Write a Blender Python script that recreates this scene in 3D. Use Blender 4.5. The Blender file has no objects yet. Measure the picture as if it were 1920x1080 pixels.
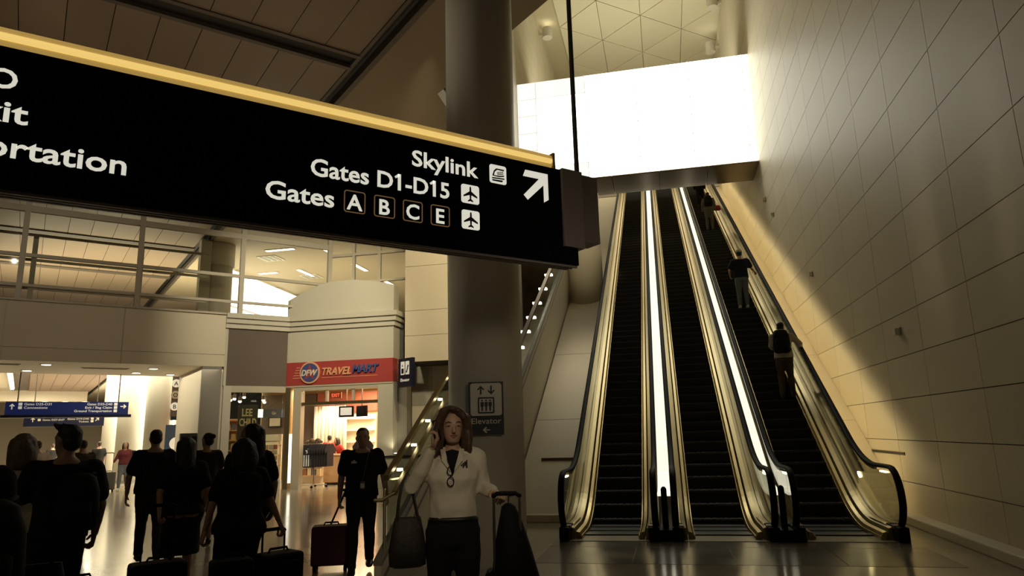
import bpy, bmesh, math, random
from mathutils import Vector, Matrix, noise
random.seed(7)
SC = bpy.context.scene
COL = SC.collection
rad = math.radians

# ------------------------------------------------------------------ camera
F_PX, CAM_H = 1300.0, 1.55
pitch, roll, yaw = rad(11.9), rad(1.6), rad(12.1)
f0 = Vector((-math.sin(yaw), math.cos(yaw), 0)); r0 = Vector((math.cos(yaw), math.sin(yaw), 0)); u0 = Vector((0, 0, 1))
FW = f0 * math.cos(pitch) + u0 * math.sin(pitch); UP = u0 * math.cos(pitch) - f0 * math.sin(pitch)
RT = r0 * math.cos(roll) - UP * math.sin(roll); UP = UP * math.cos(roll) + r0 * math.sin(roll)
CP = Vector((0, 0, CAM_H))
cam_d = bpy.data.cameras.new('camera'); cam_d.sensor_width = 36; cam_d.lens = F_PX / 1920 * 36
cam_d.clip_start = 0.05; cam_d.clip_end = 300
cam = bpy.data.objects.new('camera', cam_d); COL.objects.link(cam)
M = Matrix((RT, UP, -FW)).transposed().to_4x4(); M.translation = CP
cam.matrix_world = M; SC.camera = cam

# ------------------------------------------------------------------ world, exposure, lights
SC.view_settings.view_transform = 'Standard'; SC.view_settings.look = 'None'
SC.view_settings.exposure = 0.0; SC.view_settings.gamma = 1.0; SC.view_settings.use_curve_mapping = False
w = bpy.data.worlds.new('world'); SC.world = w; w.use_nodes = True
w.node_tree.nodes['Background'].inputs[0].default_value = (1.0, 0.82, 0.55, 1)
w.node_tree.nodes['Background'].inputs[1].default_value = 0.012

def area(name, loc, target, size, power, color, size_y=None, spread=None):
    l = bpy.data.lights.new(name, 'AREA'); l.energy = power; l.color = color; l.size = size
    if size_y: l.shape = 'RECTANGLE'; l.size_y = size_y
    if spread: l.spread = rad(spread)
    o = bpy.data.objects.new(name, l); COL.objects.link(o); o.location = loc
    o.rotation_euler = (Vector(target) - Vector(loc)).to_track_quat('-Z', 'Y').to_euler()
    return o
def spot(name, loc, target, power, color, angle=60, blend=0.6, r=0.1):
    l = bpy.data.lights.new(name, 'SPOT'); l.energy = power; l.color = color; l.spot_size = rad(angle); l.spot_blend = blend
    l.shadow_soft_size = r
    o = bpy.data.objects.new(name, l); COL.objects.link(o); o.location = loc
    o.rotation_euler = (Vector(target) - Vector(loc)).to_track_quat('-Z', 'Y').to_euler()
    return o
WARM = (1.0, 0.80, 0.45); CREAM = (1.0, 0.89, 0.64); DAY = (1.0, 0.95, 0.78)
# unseen lamps added to brighten the faceted vault, the landing and under the bridge
area('vault_fill', (-0.5, 29.0, 15.3), (-0.5, 31.0, 21), 7.5, 300, (1.0, 0.97, 0.74), 4.0)
area('landing_fill', (-0.5, 38.5, 19.5), (-0.5, 39.0, 14.9), 7.0, 260, CREAM, 5.0)
area('under_bridge_fill', (-0.5, 26.5, 10.55), (-0.5, 24.0, 4), 6.0, 30, CREAM, 1.2)
# unseen spots added to brighten the shop front and the wall block
spot('shop_front_fill', (-4.2, 12.5, 9.3), (-8.5, 21.3, 5.2), 1500, CREAM, 62, 0.7, 0.2)
spot('shop_front_fill', (-9.5, 13.5, 9.3), (-12.0, 21.0, 5.0), 1500, CREAM, 60, 0.7, 0.2)
spot('shop_front_fill', (-2.8, 15.5, 9.3), (-7.2, 21.2, 5.4), 1500, WARM, 55, 0.7, 0.2)
area('shop_light', (-10.4, 24.2, 3.45), (-10.4, 24.2, 0), 3.2, 520, (1.0, 0.80, 0.50), 3.6)
area('far_hall_fill', (-23.0, 27.0, 5.3), (-23, 27, 0), 9.0, 2000, CREAM, 9.0)  # unseen area lamp added to brighten the far hall
area('upper_hall_fill', (-18.0, 31.0, 6.0), (-18, 32, 9.6), 12.0, 700, CREAM, 9.0)  # unseen upward lamps added to brighten the upper hall ceiling
area('upper_hall_fill', (-25.5, 26.5, 6.0), (-25.5, 27.5, 9.6), 10.0, 1150, CREAM, 8.0)
area('ramp_fill', (-3.4, 19.5, 9.0), (-2.9, 19.0, 3), 1.2, 24, CREAM, 5.0, 55)  # unseen, added to brighten the ramp left of the escalators
spot('drum_fill', (-1.9, 18.6, 9.3), (-2.3, 23.0, 7.2), 260, (1.0, 0.88, 0.58), 26, 0.8, 0.1)  # unseen spot added to lift the dark round pillar
area('stair_wall_fill', (-5.6, 27.0, 9.3), (-6.2, 28.0, 4), 1.5, 150, CREAM, 9.0, 100)  # unseen, added to brighten the wall behind the balustrade
# unseen fill added behind the camera for the column, sign box and ceiling
area('rear_fill', (-6.0, -3.5, 7.5), (-2.0, 7.0, 3.0), 4.0, 16, (1.0, 0.82, 0.58), 3.0, 110)
spot('column_fill', (-9.5, 7.0, 9.2), (-2.3, 8.3, 6.6), 420, (1.0, 0.88, 0.66), 17, 0.9, 0.3)  # pair of unseen spots added to brighten the round column
spot('column_fill', (-9.5, 7.0, 9.2), (-2.3, 8.3, 2.4), 640, (1.0, 0.88, 0.66), 17, 0.9, 0.3)
spot('fascia_fill', (-9.0, 7.0, 9.3), (-16.2, 16.8, 5.0), 620, (1.0, 0.84, 0.60), 60, 0.9, 0.04)  # unseen spot added to brighten the left fascia beam
area('ceiling_fill', (-8.0, 9.0, 5.2), (-9.0, 11.0, 9.6), 4.0, 22, (1.0, 0.76, 0.58), 4.0)  # unseen mid-air lamp added to brighten the ceiling panels
area('passage_fill', (-16.2, 20.0, 3.8), (-16.2, 20.0, 0), 5.0, 110, CREAM, 3.0)  # unseen, added so floor bounce brightens the passage soffit
area('far_end_fill', (-37.0, 36.0, 5.3), (-37, 36, 0), 12.0, 2600, CREAM, 9.0)  # unseen, added to lift the dark end of the far hall
spot('column_front_fill', (2.8, 0.0, 4.0), (-2.1, 8.0, 2.2), 270, (1.0, 0.86, 0.64), 18, 1.0, 0.8)  # unseen spot added to brighten the column front and its sign
spot('phone_woman_fill', (1.6, -2.0, 4.6), (-1.45, 5.2, 1.3), 400, (1.0, 0.86, 0.62), 15, 0.9, 0.25)  # unseen spot added to brighten the woman on the phone

# ------------------------------------------------------------------ materials
def lin(c):
    return tuple((x / 255 / 12.92) if x <= 10 else ((x / 255 + 0.055) / 1.055) ** 2.4 for x in c)
MATS = {}
def mat(name, col, rough=0.6, metal=0.0, emit=0.0, ecol=None, noise=0.0, nscale=8.0, bump=0.0, spec=0.5, rnd=0.0, coat=0.0):
    if name in MATS: return MATS[name]
    m = bpy.data.materials.new(name); m.use_nodes = True; nt = m.node_tree; b = nt.nodes['Principled BSDF']
    b.inputs['Base Color'].default_value = (*col, 1); b.inputs['Roughness'].default_value = rough
    b.inputs['Metallic'].default_value = metal; b.inputs['Specular IOR Level'].default_value = spec
    b.inputs['Coat Weight'].default_value = coat
    if emit:
        b.inputs['Emission Color'].default_value = (*(ecol or col), 1); b.inputs['Emission Strength'].default_value = emit
    src = None
    if noise or bump:
        tc = nt.nodes.new('ShaderNodeTexCoord'); n = nt.nodes.new('ShaderNodeTexNoise'); n.inputs['Scale'].default_value = nscale
        n.inputs['Detail'].default_value = 4; nt.links.new(tc.outputs['Object'], n.inputs['Vector'])
        if noise:
            mx = nt.nodes.new('ShaderNodeMix'); mx.data_type = 'RGBA'
            mx.inputs[6].default_value = (*[c * (1 - noise) for c in col], 1); mx.inputs[7].default_value = (*[min(1, c * (1 + noise)) for c in col], 1)
            nt.links.new(n.outputs['Fac'], mx.inputs[0]); src = mx.outputs[2]
        if bump:
            bp = nt.nodes.new('ShaderNodeBump'); bp.inputs['Strength'].default_value = bump; bp.inputs['Distance'].default_value = 0.02
            nt.links.new(n.outputs['Fac'], bp.inputs['Height']); nt.links.new(bp.outputs['Normal'], b.inputs['Normal'])
    if rnd:
        oi = nt.nodes.new('ShaderNodeObjectInfo'); mr = nt.nodes.new('ShaderNodeMapRange')
        mr.inputs[3].default_value = 1 - rnd; mr.inputs[4].default_value = 1 + rnd
        nt.links.new(oi.outputs['Random'], mr.inputs[0])
        hs = nt.nodes.new('ShaderNodeHueSaturation'); nt.links.new(mr.outputs[0], hs.inputs['Value'])
        if src: nt.links.new(src, hs.inputs['Color'])
        else: hs.inputs['Color'].default_value = (*col, 1)
        src = hs.outputs[0]
    if src: nt.links.new(src, b.inputs['Base Color'])
    MATS[name] = m; return m
def glass(name, tint=(0.93, 0.95, 0.9), refl=0.10):
    m = bpy.data.materials.new(name); m.use_nodes = True; nt = m.node_tree; nt.nodes.clear()
    o = nt.nodes.new('ShaderNodeOutputMaterial'); t = nt.nodes.new('ShaderNodeBsdfTransparent'); g = nt.nodes.new('ShaderNodeBsdfGlossy')
    t.inputs[0].default_value = (*tint, 1); g.inputs['Roughness'].default_value = 0.02
    fr = nt.nodes.new('ShaderNodeFresnel'); fr.inputs[0].default_value = 1.45
    mu = nt.nodes.new('ShaderNodeMath'); mu.operation = 'MULTIPLY'; mu.inputs[1].default_value = refl * 10
    nt.links.new(fr.outputs[0], mu.inputs[0])
    cl = nt.nodes.new('ShaderNodeClamp'); nt.links.new(mu.outputs[0], cl.inputs[0]); cl.inputs[2].default_value = 0.6
    mx = nt.nodes.new('ShaderNodeMixShader'); nt.links.new(cl.outputs[0], mx.inputs[0])
    nt.links.new(t.outputs[0], mx.inputs[1]); nt.links.new(g.outputs[0], mx.inputs[2]); nt.links.new(mx.outputs[0], o.inputs[0])
    MATS[name] = m; return m

m_wall = mat('cream_wall_panel', (0.60, 0.53, 0.40), 0.5, noise=0.05, nscale=0.6, spec=0.35, rnd=0.035)
m_plain = mat('cream_plaster', (0.60, 0.53, 0.40), 0.55, noise=0.06, nscale=0.8)
m_joint = mat('dark_joint', (0.06, 0.05, 0.04), 0.9)
m_col = mat('column_paint', (0.58, 0.53, 0.44), 0.45, noise=0.05, nscale=1.0)
m_ceil = mat('ceiling_panel_brown', (0.30, 0.215, 0.15), 0.5, noise=0.06, nscale=0.7, rnd=0.06)
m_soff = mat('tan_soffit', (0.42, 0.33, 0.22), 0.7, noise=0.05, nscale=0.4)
m_dark = mat('black_channel', (0.012, 0.010, 0.008), 0.6)
m_chtrim = mat('channel_trim', (0.11, 0.085, 0.065), 0.5)
m_vault = mat('vault_cream', (0.66, 0.60, 0.44), 0.7, rnd=0.03)
m_rib = mat('vault_rib', (0.50, 0.43, 0.28), 0.7)
m_black = mat('sign_black', (0.003, 0.003, 0.0055), 0.35, spec=0.15)
m_gold = mat('gold_light_band', (0.85, 0.62, 0.24), 0.4, emit=0.36, ecol=(0.95, 0.60, 0.15), noise=0.12, nscale=1.4)
m_gold2 = mat('gold_glow_tube', (0.9, 0.7, 0.3), 0.4, emit=0.82, ecol=(1.0, 0.68, 0.20))
m_goldlip = mat('gold_end_lip', (0.30, 0.20, 0.08), 0.5)
m_letter = mat('lit_lettering', (0.9, 0.88, 0.78), 0.5, emit=0.62, ecol=(1.0, 0.97, 0.82))
m_boxout = mat('gate_box_outline', (0.35, 0.22, 0.10), 0.5, emit=0.12, ecol=(0.9, 0.5, 0.2))
m_bracket = mat('bracket_grey', (0.36, 0.31, 0.28), 0.5)
m_rod = mat('rod_grey', (0.10, 0.09, 0.08), 0.45, 0.3)
m_metal = mat('brushed_steel', (0.52, 0.43, 0.24), 0.36, 1.0)
m_satin = mat('satin_gold_steel', (0.56, 0.45, 0.22), 0.34, 1.0)
m_bronze = mat('bronze_soffit', (0.13, 0.095, 0.055), 0.4, 0.6, noise=0.2, nscale=0.7)
m_rubber = mat('black_rubber', (0.008, 0.007, 0.007), 0.6, spec=0.10)
m_step = mat('step_black', (0.012, 0.010, 0.008), 0.42, 0.2)
m_nose = mat('step_nosing', (0.055, 0.045, 0.03), 0.4, 0.3)
m_comb = mat('comb_plate_metal', (0.22, 0.19, 0.13), 0.4, 0.8)
m_tube = mat('balustrade_lamp', (1, 0.9, 0.6), 0.4, emit=7.0, ecol=(1.0, 0.78, 0.36))
m_strip = mat('deck_light_panel', (0.9, 0.85, 0.7), 0.4, emit=1.05, ecol=(1.0, 0.95, 0.74))
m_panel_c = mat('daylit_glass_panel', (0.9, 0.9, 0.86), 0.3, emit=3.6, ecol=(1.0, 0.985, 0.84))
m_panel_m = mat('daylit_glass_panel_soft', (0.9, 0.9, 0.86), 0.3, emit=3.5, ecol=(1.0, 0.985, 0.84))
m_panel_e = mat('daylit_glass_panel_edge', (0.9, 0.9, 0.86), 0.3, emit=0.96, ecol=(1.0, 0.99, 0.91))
m_mull = mat('panel_mullion', (0.4, 0.4, 0.36), 0.5, emit=0.55, ecol=(1.0, 0.97, 0.86))  # glow put into the joint bars so they read as pale lines
m_cove = mat('cove_tube', (1, 0.9, 0.6), 0.4, emit=24.0, ecol=(1.0, 0.80, 0.40))
m_win = mat('bright_window', (1, 1, 1), 0.4, emit=8.0, ecol=(1.0, 0.97, 0.84))
m_winsoft = mat('soft_window', (1, 1, 1), 0.4, emit=1.6, ecol=(1.0, 0.96, 0.80))
m_win3 = mat('upper_window', (1, 1, 1), 0.4, emit=2.2, ecol=(1.0, 0.96, 0.80))
m_lamp = mat('lamp_white', (1, 1, 1), 0.4, emit=4.0, ecol=(1.0, 0.93, 0.72))
m_blue = mat('blue_sign', (0.010, 0.016, 0.075), 0.35, emit=0.12, ecol=(0.03, 0.06, 0.30))
m_navy = mat('navy_sign', (0.006, 0.008, 0.03), 0.35)
m_white = mat('white_print', (0.75, 0.72, 0.62), 0.5, emit=0.30, ecol=(1.0, 0.96, 0.82))
m_printw = mat('white_plate', (0.62, 0.58, 0.48), 0.5)
m_printk = mat('black_print', (0.012, 0.011, 0.010), 0.5)
m_red = mat('red_fascia', (0.36, 0.045, 0.04), 0.5)
m_orange = mat('orange_print', (0.70, 0.36, 0.18), 0.5)
m_bluep = mat('blue_print', (0.05, 0.07, 0.22), 0.5)
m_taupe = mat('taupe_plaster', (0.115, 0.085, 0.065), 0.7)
m_grey = mat('grey_plaster', (0.50, 0.47, 0.38), 0.6)
m_greyd = mat('grey_pier', (0.22, 0.20, 0.165), 0.6)
m_frame = mat('window_frame', (0.45, 0.40, 0.31), 0.45)
m_oak = mat('light_wood', (0.55, 0.33, 0.17), 0.5)
g_clear = glass('clear_glass'); g_bal = glass('balustrade_glass', (0.90, 0.92, 0.86), 0.10)

# polished terrazzo
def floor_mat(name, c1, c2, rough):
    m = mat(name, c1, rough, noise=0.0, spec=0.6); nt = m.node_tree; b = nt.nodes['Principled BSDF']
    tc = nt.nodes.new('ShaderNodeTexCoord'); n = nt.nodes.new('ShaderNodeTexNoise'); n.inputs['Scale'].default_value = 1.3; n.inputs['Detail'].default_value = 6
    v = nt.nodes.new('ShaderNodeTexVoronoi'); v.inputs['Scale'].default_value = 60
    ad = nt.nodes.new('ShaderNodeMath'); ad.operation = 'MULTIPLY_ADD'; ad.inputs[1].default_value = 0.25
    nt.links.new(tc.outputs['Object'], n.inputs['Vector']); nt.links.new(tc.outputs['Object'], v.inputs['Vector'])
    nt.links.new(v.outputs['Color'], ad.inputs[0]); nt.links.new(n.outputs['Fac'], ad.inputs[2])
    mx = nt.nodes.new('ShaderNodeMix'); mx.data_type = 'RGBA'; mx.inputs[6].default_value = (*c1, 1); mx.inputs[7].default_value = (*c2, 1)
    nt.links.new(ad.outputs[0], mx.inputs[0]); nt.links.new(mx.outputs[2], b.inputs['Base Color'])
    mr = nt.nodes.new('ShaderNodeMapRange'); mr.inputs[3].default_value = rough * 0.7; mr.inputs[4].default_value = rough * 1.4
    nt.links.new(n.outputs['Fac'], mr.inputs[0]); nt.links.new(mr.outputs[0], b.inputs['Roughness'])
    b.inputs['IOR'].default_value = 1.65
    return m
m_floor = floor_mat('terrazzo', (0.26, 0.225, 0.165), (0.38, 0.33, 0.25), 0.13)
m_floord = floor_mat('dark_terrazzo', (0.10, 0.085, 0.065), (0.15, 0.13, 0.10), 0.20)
m_joint2 = mat('floor_joint', (0.12, 0.10, 0.08), 0.5)

# ------------------------------------------------------------------ helpers
def link(name, mesh, m=None, parent=None, kind=None, smooth=False):
    o = bpy.data.objects.new(name, mesh); COL.objects.link(o)
    if m is not None and not mesh.materials: mesh.materials.append(m)
    if parent is not None: o.parent = parent
    if kind: o['kind'] = kind
    if smooth:
        for p in mesh.polygons: p.use_smooth = True
    return o
def thing(name, label, cat, loc=(0, 0, 0), rz=0.0, group=None):
    o = bpy.data.objects.new(name, None); COL.objects.link(o); o.empty_display_size = 0.1
    o.location = loc; o.rotation_euler = (0, 0, rz); o['label'] = label; o['category'] = cat
    if group: o['group'] = group
    return o
def tag(o, label, cat, group=None):
    o['label'] = label; o['category'] = cat
    if group: o['group'] = group
    return o
class MB:
    def __init__(s): s.bm = bmesh.new()
    def box(s, x0, x1, y0, y1, z0, z1):
        v = [s.bm.verts.new(p) for p in ((x0, y0, z0), (x1, y0, z0), (x1, y1, z0), (x0, y1, z0), (x0, y0, z1), (x1, y0, z1), (x1, y1, z1), (x0, y1, z1))]
        for f in ((3, 2, 1, 0), (4, 5, 6, 7), (0, 1, 5, 4), (1, 2, 6, 5), (2, 3, 7, 6), (3, 0, 4, 7)): s.bm.faces.new([v[i] for i in f])
        return s
    def hexa(s, pts):  # bottom four, top four, counter-clockwise
        v = [s.bm.verts.new(p) for p in pts]
        for f in ((3, 2, 1, 0), (4, 5, 6, 7), (0, 1, 5, 4), (1, 2, 6, 5), (2, 3, 7, 6), (3, 0, 4, 7)): s.bm.faces.new([v[i] for i in f])
        return s
    def prism(s, pts, vec):
        vec = Vector(vec); a = [s.bm.verts.new(p) for p in pts]; b = [s.bm.verts.new(Vector(p) + vec) for p in pts]
        n = len(pts); s.bm.faces.new(a); s.bm.faces.new(list(reversed(b)))
        for i in range(n): s.bm.faces.new([a[i], b[i], b[(i + 1) % n], a[(i + 1) % n]])
        return s
    def poly(s, pts): s.bm.faces.new([s.bm.verts.new(p) for p in pts]); return s
    def rings(s, rs, cap=True):
        vs = [[s.bm.verts.new(p) for p in r] for r in rs]; n = len(vs[0])
        for a, b in zip(vs, vs[1:]):
            for i in range(n): s.bm.faces.new([a[i], a[(i + 1) % n], b[(i + 1) % n], b[i]])
        if cap: s.bm.faces.new(list(reversed(vs[0]))); s.bm.faces.new(vs[-1])
        return s
    def ell(s, rows, seg=14, p=2.0):  # rows: (cx, cy, z, rx, ry) horizontal ellipses stacked
        rs = []
        for cx, cy, z, rx, ry in rows:
            r = []
            for k in range(seg):
                a = 2 * math.pi * k / seg; c, t = math.cos(a), math.sin(a)
                r.append((cx + rx * math.copysign(abs(c) ** (2 / p), c), cy + ry * math.copysign(abs(t) ** (2 / p), t), z))
            rs.append(r)
        return s.rings(rs)
    def tube(s, pts, r, seg=8, round_=True):
        pts = [Vector(p) for p in pts]; n = len(pts); rr = list(r) if isinstance(r, (list, tuple)) else [r] * n
        tang = []
        for i in range(n):
            t = pts[min(i + 1, n - 1)] - pts[max(i - 1, 0)]; tang.append(t.normalized() if t.length > 1e-9 else Vector((0, 0, 1)))
        ref = Vector((0, 0, 1)) if abs(tang[0].z) < 0.9 else Vector((1, 0, 0)); rs = []
        ux = tang[0].cross(ref).normalized()
        def ring(c, u, t, q):
            v = t.cross(u); return [c + (u * math.cos(2 * math.pi * k / seg) + v * math.sin(2 * math.pi * k / seg)) * q for k in range(seg)]
        for i in range(n):
            t = tang[i]; ux = (ux - t * ux.dot(t)); ux = ux.normalized() if ux.length > 1e-6 else t.orthogonal().normalized()
            if i == 0 and round_:
                rs.append(ring(pts[0] - t * rr[0] * 0.9, ux, t, rr[0] * 0.35)); rs.append(ring(pts[0] - t * rr[0] * 0.5, ux, t, rr[0] * 0.8))
            rs.append(ring(pts[i], ux, t, rr[i]))
            if i == n - 1 and round_:
                rs.append(ring(pts[i] + t * rr[i] * 0.5, ux, t, rr[i] * 0.8)); rs.append(ring(pts[i] + t * rr[i] * 0.9, ux, t, rr[i] * 0.35))
        return s.rings(rs)
    def ball(s, c, rx, ry=None, rz=None, seg=14):
        ry = ry or rx; rz = rz or rx; n = seg // 2 + 1
        rows = []
        for i in range(1, n):
            a = math.pi * i / n; rows.append((c[0], c[1], c[2] - rz * math.cos(a), rx * math.sin(a), ry * math.sin(a)))
        return s.ell(rows, seg)
    def cyl(s, c, r, h, axis='z', seg=20):
        rs = []
        for k in (0, h):
            q = []
            for i in range(seg):
                a = 2 * math.pi * i / seg; x, y = r * math.cos(a), r * math.sin(a)
                q.append((c[0] + x, c[1] + y, c[2] + k) if axis == 'z' else ((c[0] + k, c[1] + x, c[2] + y) if axis == 'x' else (c[0] + y, c[1] + k, c[2] + x)))
            rs.append(q)
        return s.rings(rs)
    def mesh(s, name='mesh'):
        bmesh.ops.recalc_face_normals(s.bm, faces=s.bm.faces); me = bpy.data.meshes.new(name); s.bm.to_mesh(me); s.bm.free(); return me
    def build(s, name, m, parent=None, kind=None, smooth=False, bevel=0.0, seg=2):
        if bevel: bmesh.ops.bevel(s.bm, geom=s.bm.edges[:], offset=bevel, segments=seg, affect='EDGES', profile=0.6)
        return link(name, s.mesh(name), m, parent, kind, smooth)
def remesh(mb, name, voxel, smooth=3, m=None):
    me = mb.mesh(name); o = bpy.data.objects.new('temp', me); COL.objects.link(o)
    r = o.modifiers.new('r', 'REMESH'); r.mode = 'VOXEL'; r.voxel_size = voxel
    if smooth: q = o.modifiers.new('s', 'SMOOTH'); q.factor = 0.5; q.iterations = smooth
    dg = bpy.context.evaluated_depsgraph_get(); out = bpy.data.meshes.new_from_object(o.evaluated_get(dg)); out.name = name
    bpy.data.objects.remove(o); bpy.data.meshes.remove(me)
    for p in out.polygons: p.use_smooth = True
    out.materials.clear()
    if m: out.materials.append(m)
    return out
def text_mesh(s, offset=0.0, depth=0.004, shear=0.0):
    c = bpy.data.curves.new('text', 'FONT'); c.body = s; c.size = 1.0; c.offset = offset; c.extrude = depth; c.shear = shear; c.resolution_u = 3
    o = bpy.data.objects.new('temp', c); COL.objects.link(o)
    dg = bpy.context.evaluated_depsgraph_get(); me = bpy.data.meshes.new_from_object(o.evaluated_get(dg))
    bpy.data.objects.remove(o); bpy.data.curves.remove(c); return me
def text(name, s, m, parent, x, y, z, cap, width=None, align='l', offset=0.012, depth=0.003, shear=0.0):
    """lettering in the local XZ plane facing -Y; x = left or right end, z = baseline, cap = capital height"""
    me = text_mesh(s, offset, 1.0, shear)
    if '1' in s:  # the built-in face draws 1 as a bare stroke: give it its flag
        b = bmesh.new(); b.from_mesh(me); top = max(v.co.y for v in text_mesh('1', offset, 1.0, 0).vertices); wd_ = [v.co.x for v in text_mesh('1', offset, 1.0, 0).vertices]; wd_ = max(wd_) - min(wd_)
        for i, ch in enumerate(s):
            if ch == '1':
                xr = max(v.co.x for v in text_mesh(s[:i + 1], offset, 1.0, 0).vertices) - wd_ * 0.5; pts = [(xr, top), (xr - 0.06, top), (xr - 0.21, top - 0.13), (xr - 0.155, top - 0.20), (xr, top - 0.10)]
                lo = [b.verts.new((x, y, -1.0)) for x, y in pts]; hi = [b.verts.new((x, y, 1.0)) for x, y in pts]; b.faces.new(hi[::-1]); b.faces.new(lo)
                for q in range(5): b.faces.new((lo[q], lo[(q + 1) % 5], hi[(q + 1) % 5], hi[q]))
        b.to_mesh(me); b.free()
    xs = [v.co.x for v in me.vertices]; x0, x1 = min(xs), max(xs)
    ky = cap / 0.73; kx = width / (x1 - x0) if width else ky; off = x - x0 * kx if align == 'l' else (x - x1 * kx if align == 'r' else x - (x0 + x1) / 2 * kx)
    for v in me.vertices: v.co = (v.co.x * kx + off, y - depth * (1 if v.co.z > 0 else -0.3), v.co.y * ky + z)
    return link(name, me, m, parent)
def flat(name, pts, m, parent, y, depth=0.003):  # a flat mark in the local XZ plane facing -Y
    return MB().prism([(p[0], y, p[1]) for p in pts], (0, -depth, 0)).build(name, m, parent)
def rrect(x0, x1, z0, z1, r, n=4):
    out = []
    for cx, cz, a0 in ((x1 - r, z0 + r, -90), (x1 - r, z1 - r, 0), (x0 + r, z1 - r, 90), (x0 + r, z0 + r, 180)):
        for k in range(n + 1): a = rad(a0 + 90 * k / n); out.append((cx + r * math.cos(a), cz + r * math.sin(a)))
    return out
def frame_ring(name, outer, inner, m, parent, y, depth):
    b = bmesh.new(); n = len(outer); L = []
    for pts, yy in ((outer, y), (inner, y), (inner, y - depth), (outer, y - depth)): L.append([b.verts.new((p[0], yy, p[1])) for p in pts])
    for q in range(4):
        A, B = L[q], L[(q + 1) % 4]
        for i in range(n): b.faces.new([A[i], A[(i + 1) % n], B[(i + 1) % n], B[i]])
    mb = MB(); mb.bm.free(); mb.bm = b; return mb.build(name, m, parent)
def at(px, py, d):  # the real point seen at a pixel of the photograph, d metres away along the ground
    v = FW * F_PX + RT * (px - 960) - UP * (py - 540); return CP + v * (d / math.hypot(v.x, v.y))
def ground(px, d): p = at(px, 830, d); return Vector((p.x, p.y, 0))
def dup(root, **kw):
    r = root.copy(); COL.objects.link(r)
    for ch in list(root.children):
        c = ch.copy(); COL.objects.link(c); c.parent = r
        for g in list(ch.children):
            q = g.copy(); COL.objects.link(q); q.parent = c
    for k, v in kw.items():
        if k in ('label', 'group', 'category'): r[k] = v
        else: setattr(r, k, v)
    return r
A43 = rad(43); DU = Vector((math.sin(A43), math.cos(A43), 0)); DV = Vector((-math.cos(A43), math.sin(A43), 0)); RZ = rad(47)
def uv(u, v, z=0.0): q = DU * u + DV * v; return Vector((q.x, q.y, z))
# ------------------------------------------------------------------ floor
fl = MB().box(-75, 6, -8, 70, -0.2, 0).build('floor', m_floor, kind='structure')
for k in range(4):
    x0 = -1.72 + k * 1.2
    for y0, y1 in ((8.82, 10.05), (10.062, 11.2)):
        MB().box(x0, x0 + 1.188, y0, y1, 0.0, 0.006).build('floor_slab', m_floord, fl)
for k in range(3):
    MB().box(3.08 - 4.8 + k * 1.6, 3.08 - 4.8 + k * 1.6 + 1.59, 7.2, 8.808, 0, 0.004).build('floor_slab', m_floor, fl)
# ------------------------------------------------------------------ right wall with its stone panels
WX = 3.8
wr = MB().box(WX + 0.03, WX + 0.35, -6, 46, -0.2, 22).build('wall_right', m_joint, kind='structure')
ZR = [0.0, 0.607, 1.277, 1.945, 2.612, 3.28, 3.947, 4.792, 5.645] + [5.645 + 0.852 * k for k in range(1, 19)]
YC = [0.58 + 1.8 * k for k in range(26)]
G = 0.006; far = MB(); cache = {}
for i in range(len(ZR) - 1):
    for j in range(len(YC) - 1):
        z0, z1, y0, y1 = ZR[i], ZR[i + 1], YC[j], YC[j + 1]
        if y0 < 3 : continue
        if y0 < 27 and z1 < 14.5 and z0 > 0.57 * (y0 - 16) - 1:
            key = round(z1 - z0, 3)
            if key not in cache:
                cache[key] = MB().box(0, 0.03, G, 1.8 - G, G, z1 - z0 - G).mesh('wall_panel'); cache[key].materials.append(m_wall)
            o = link('wall_panel', cache[key], None, wr); o.location = (WX, y0, z0)
        else: far.box(WX, WX + 0.03, y0 + G, y1 - G, z0 + G, z1 - G)
far.build('wall_panel_field', m_wall, wr, kind='stuff')
MB().box(3.55, WX, 4, 13.0, 0, 0.13).build('baseboard_right', m_plain, kind='structure', bevel=0.02)
def slot(name, x0, x1, y0, y1, z, label):
    t = thing(name, label, 'vent', ((x0 + x1) / 2, (y0 + y1) / 2, z))
    cx, cy = (x0 + x1) / 2, (y0 + y1) / 2
    MB().box(x0 - cx, x1 - cx, y0 - cy, y1 - cy, -0.025, 0.025).build('slot_frame', m_bronze, t)
    MB().box(x0 - cx - 0.004, x1 - cx, y0 - cy + 0.02, y1 - cy - 0.02, -0.014, 0.014).build('slot_opening', m_dark, t)
slot('wall_slot', 3.785, 3.81, 12.9, 14.9, 1.055, 'long thin dark slot in the right wall above the escalator newel')
def wall_device(loc, s, label):
    t = thing('wall_device', label, 'wall device', loc)
    MB().box(-0.02, 0.0, -0.06 * s, 0.06 * s, -0.06 * s, 0.06 * s).build('mounting_plate', m_bracket, t)
    MB().box(-0.09 * s, -0.02, -0.05 * s, 0.05 * s, -0.05 * s, 0.05 * s).build('housing', m_printw, t, bevel=0.01)
wall_device((3.8, 12.28, 3.01), 1.1, 'small grey box on the right wall, well above the newel slot')
wall_device((3.8, 23.8, 9.11), 1.3, 'small dark box on the right wall below the bridge, uppermost of three')
wall_device((3.8, 22.6, 8.2), 1.1, 'little pale fitting on the right wall below the uppermost box')
wall_device((3.8, 18.1, 5.25), 1.0, 'faint small box on the right wall midway up the escalator')
def wall_lamp(loc, side, label):
    t = thing('wall_spotlight', label, 'wall light', loc, 0, None)
    MB().box(min(0, side * 0.35), max(0, side * 0.35), -0.06, 0.06, -0.06, 0.06).build('arm', m_printw, t)
    MB().cyl((side * 0.42, 0, -0.22), 0.24, 0.5, seg=18).build('lamp_body', m_printw, t, smooth=False)
    MB().cyl((side * 0.42, 0, 0.27), 0.19, 0.03, seg=18).build('lens', m_lamp, t)
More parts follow.
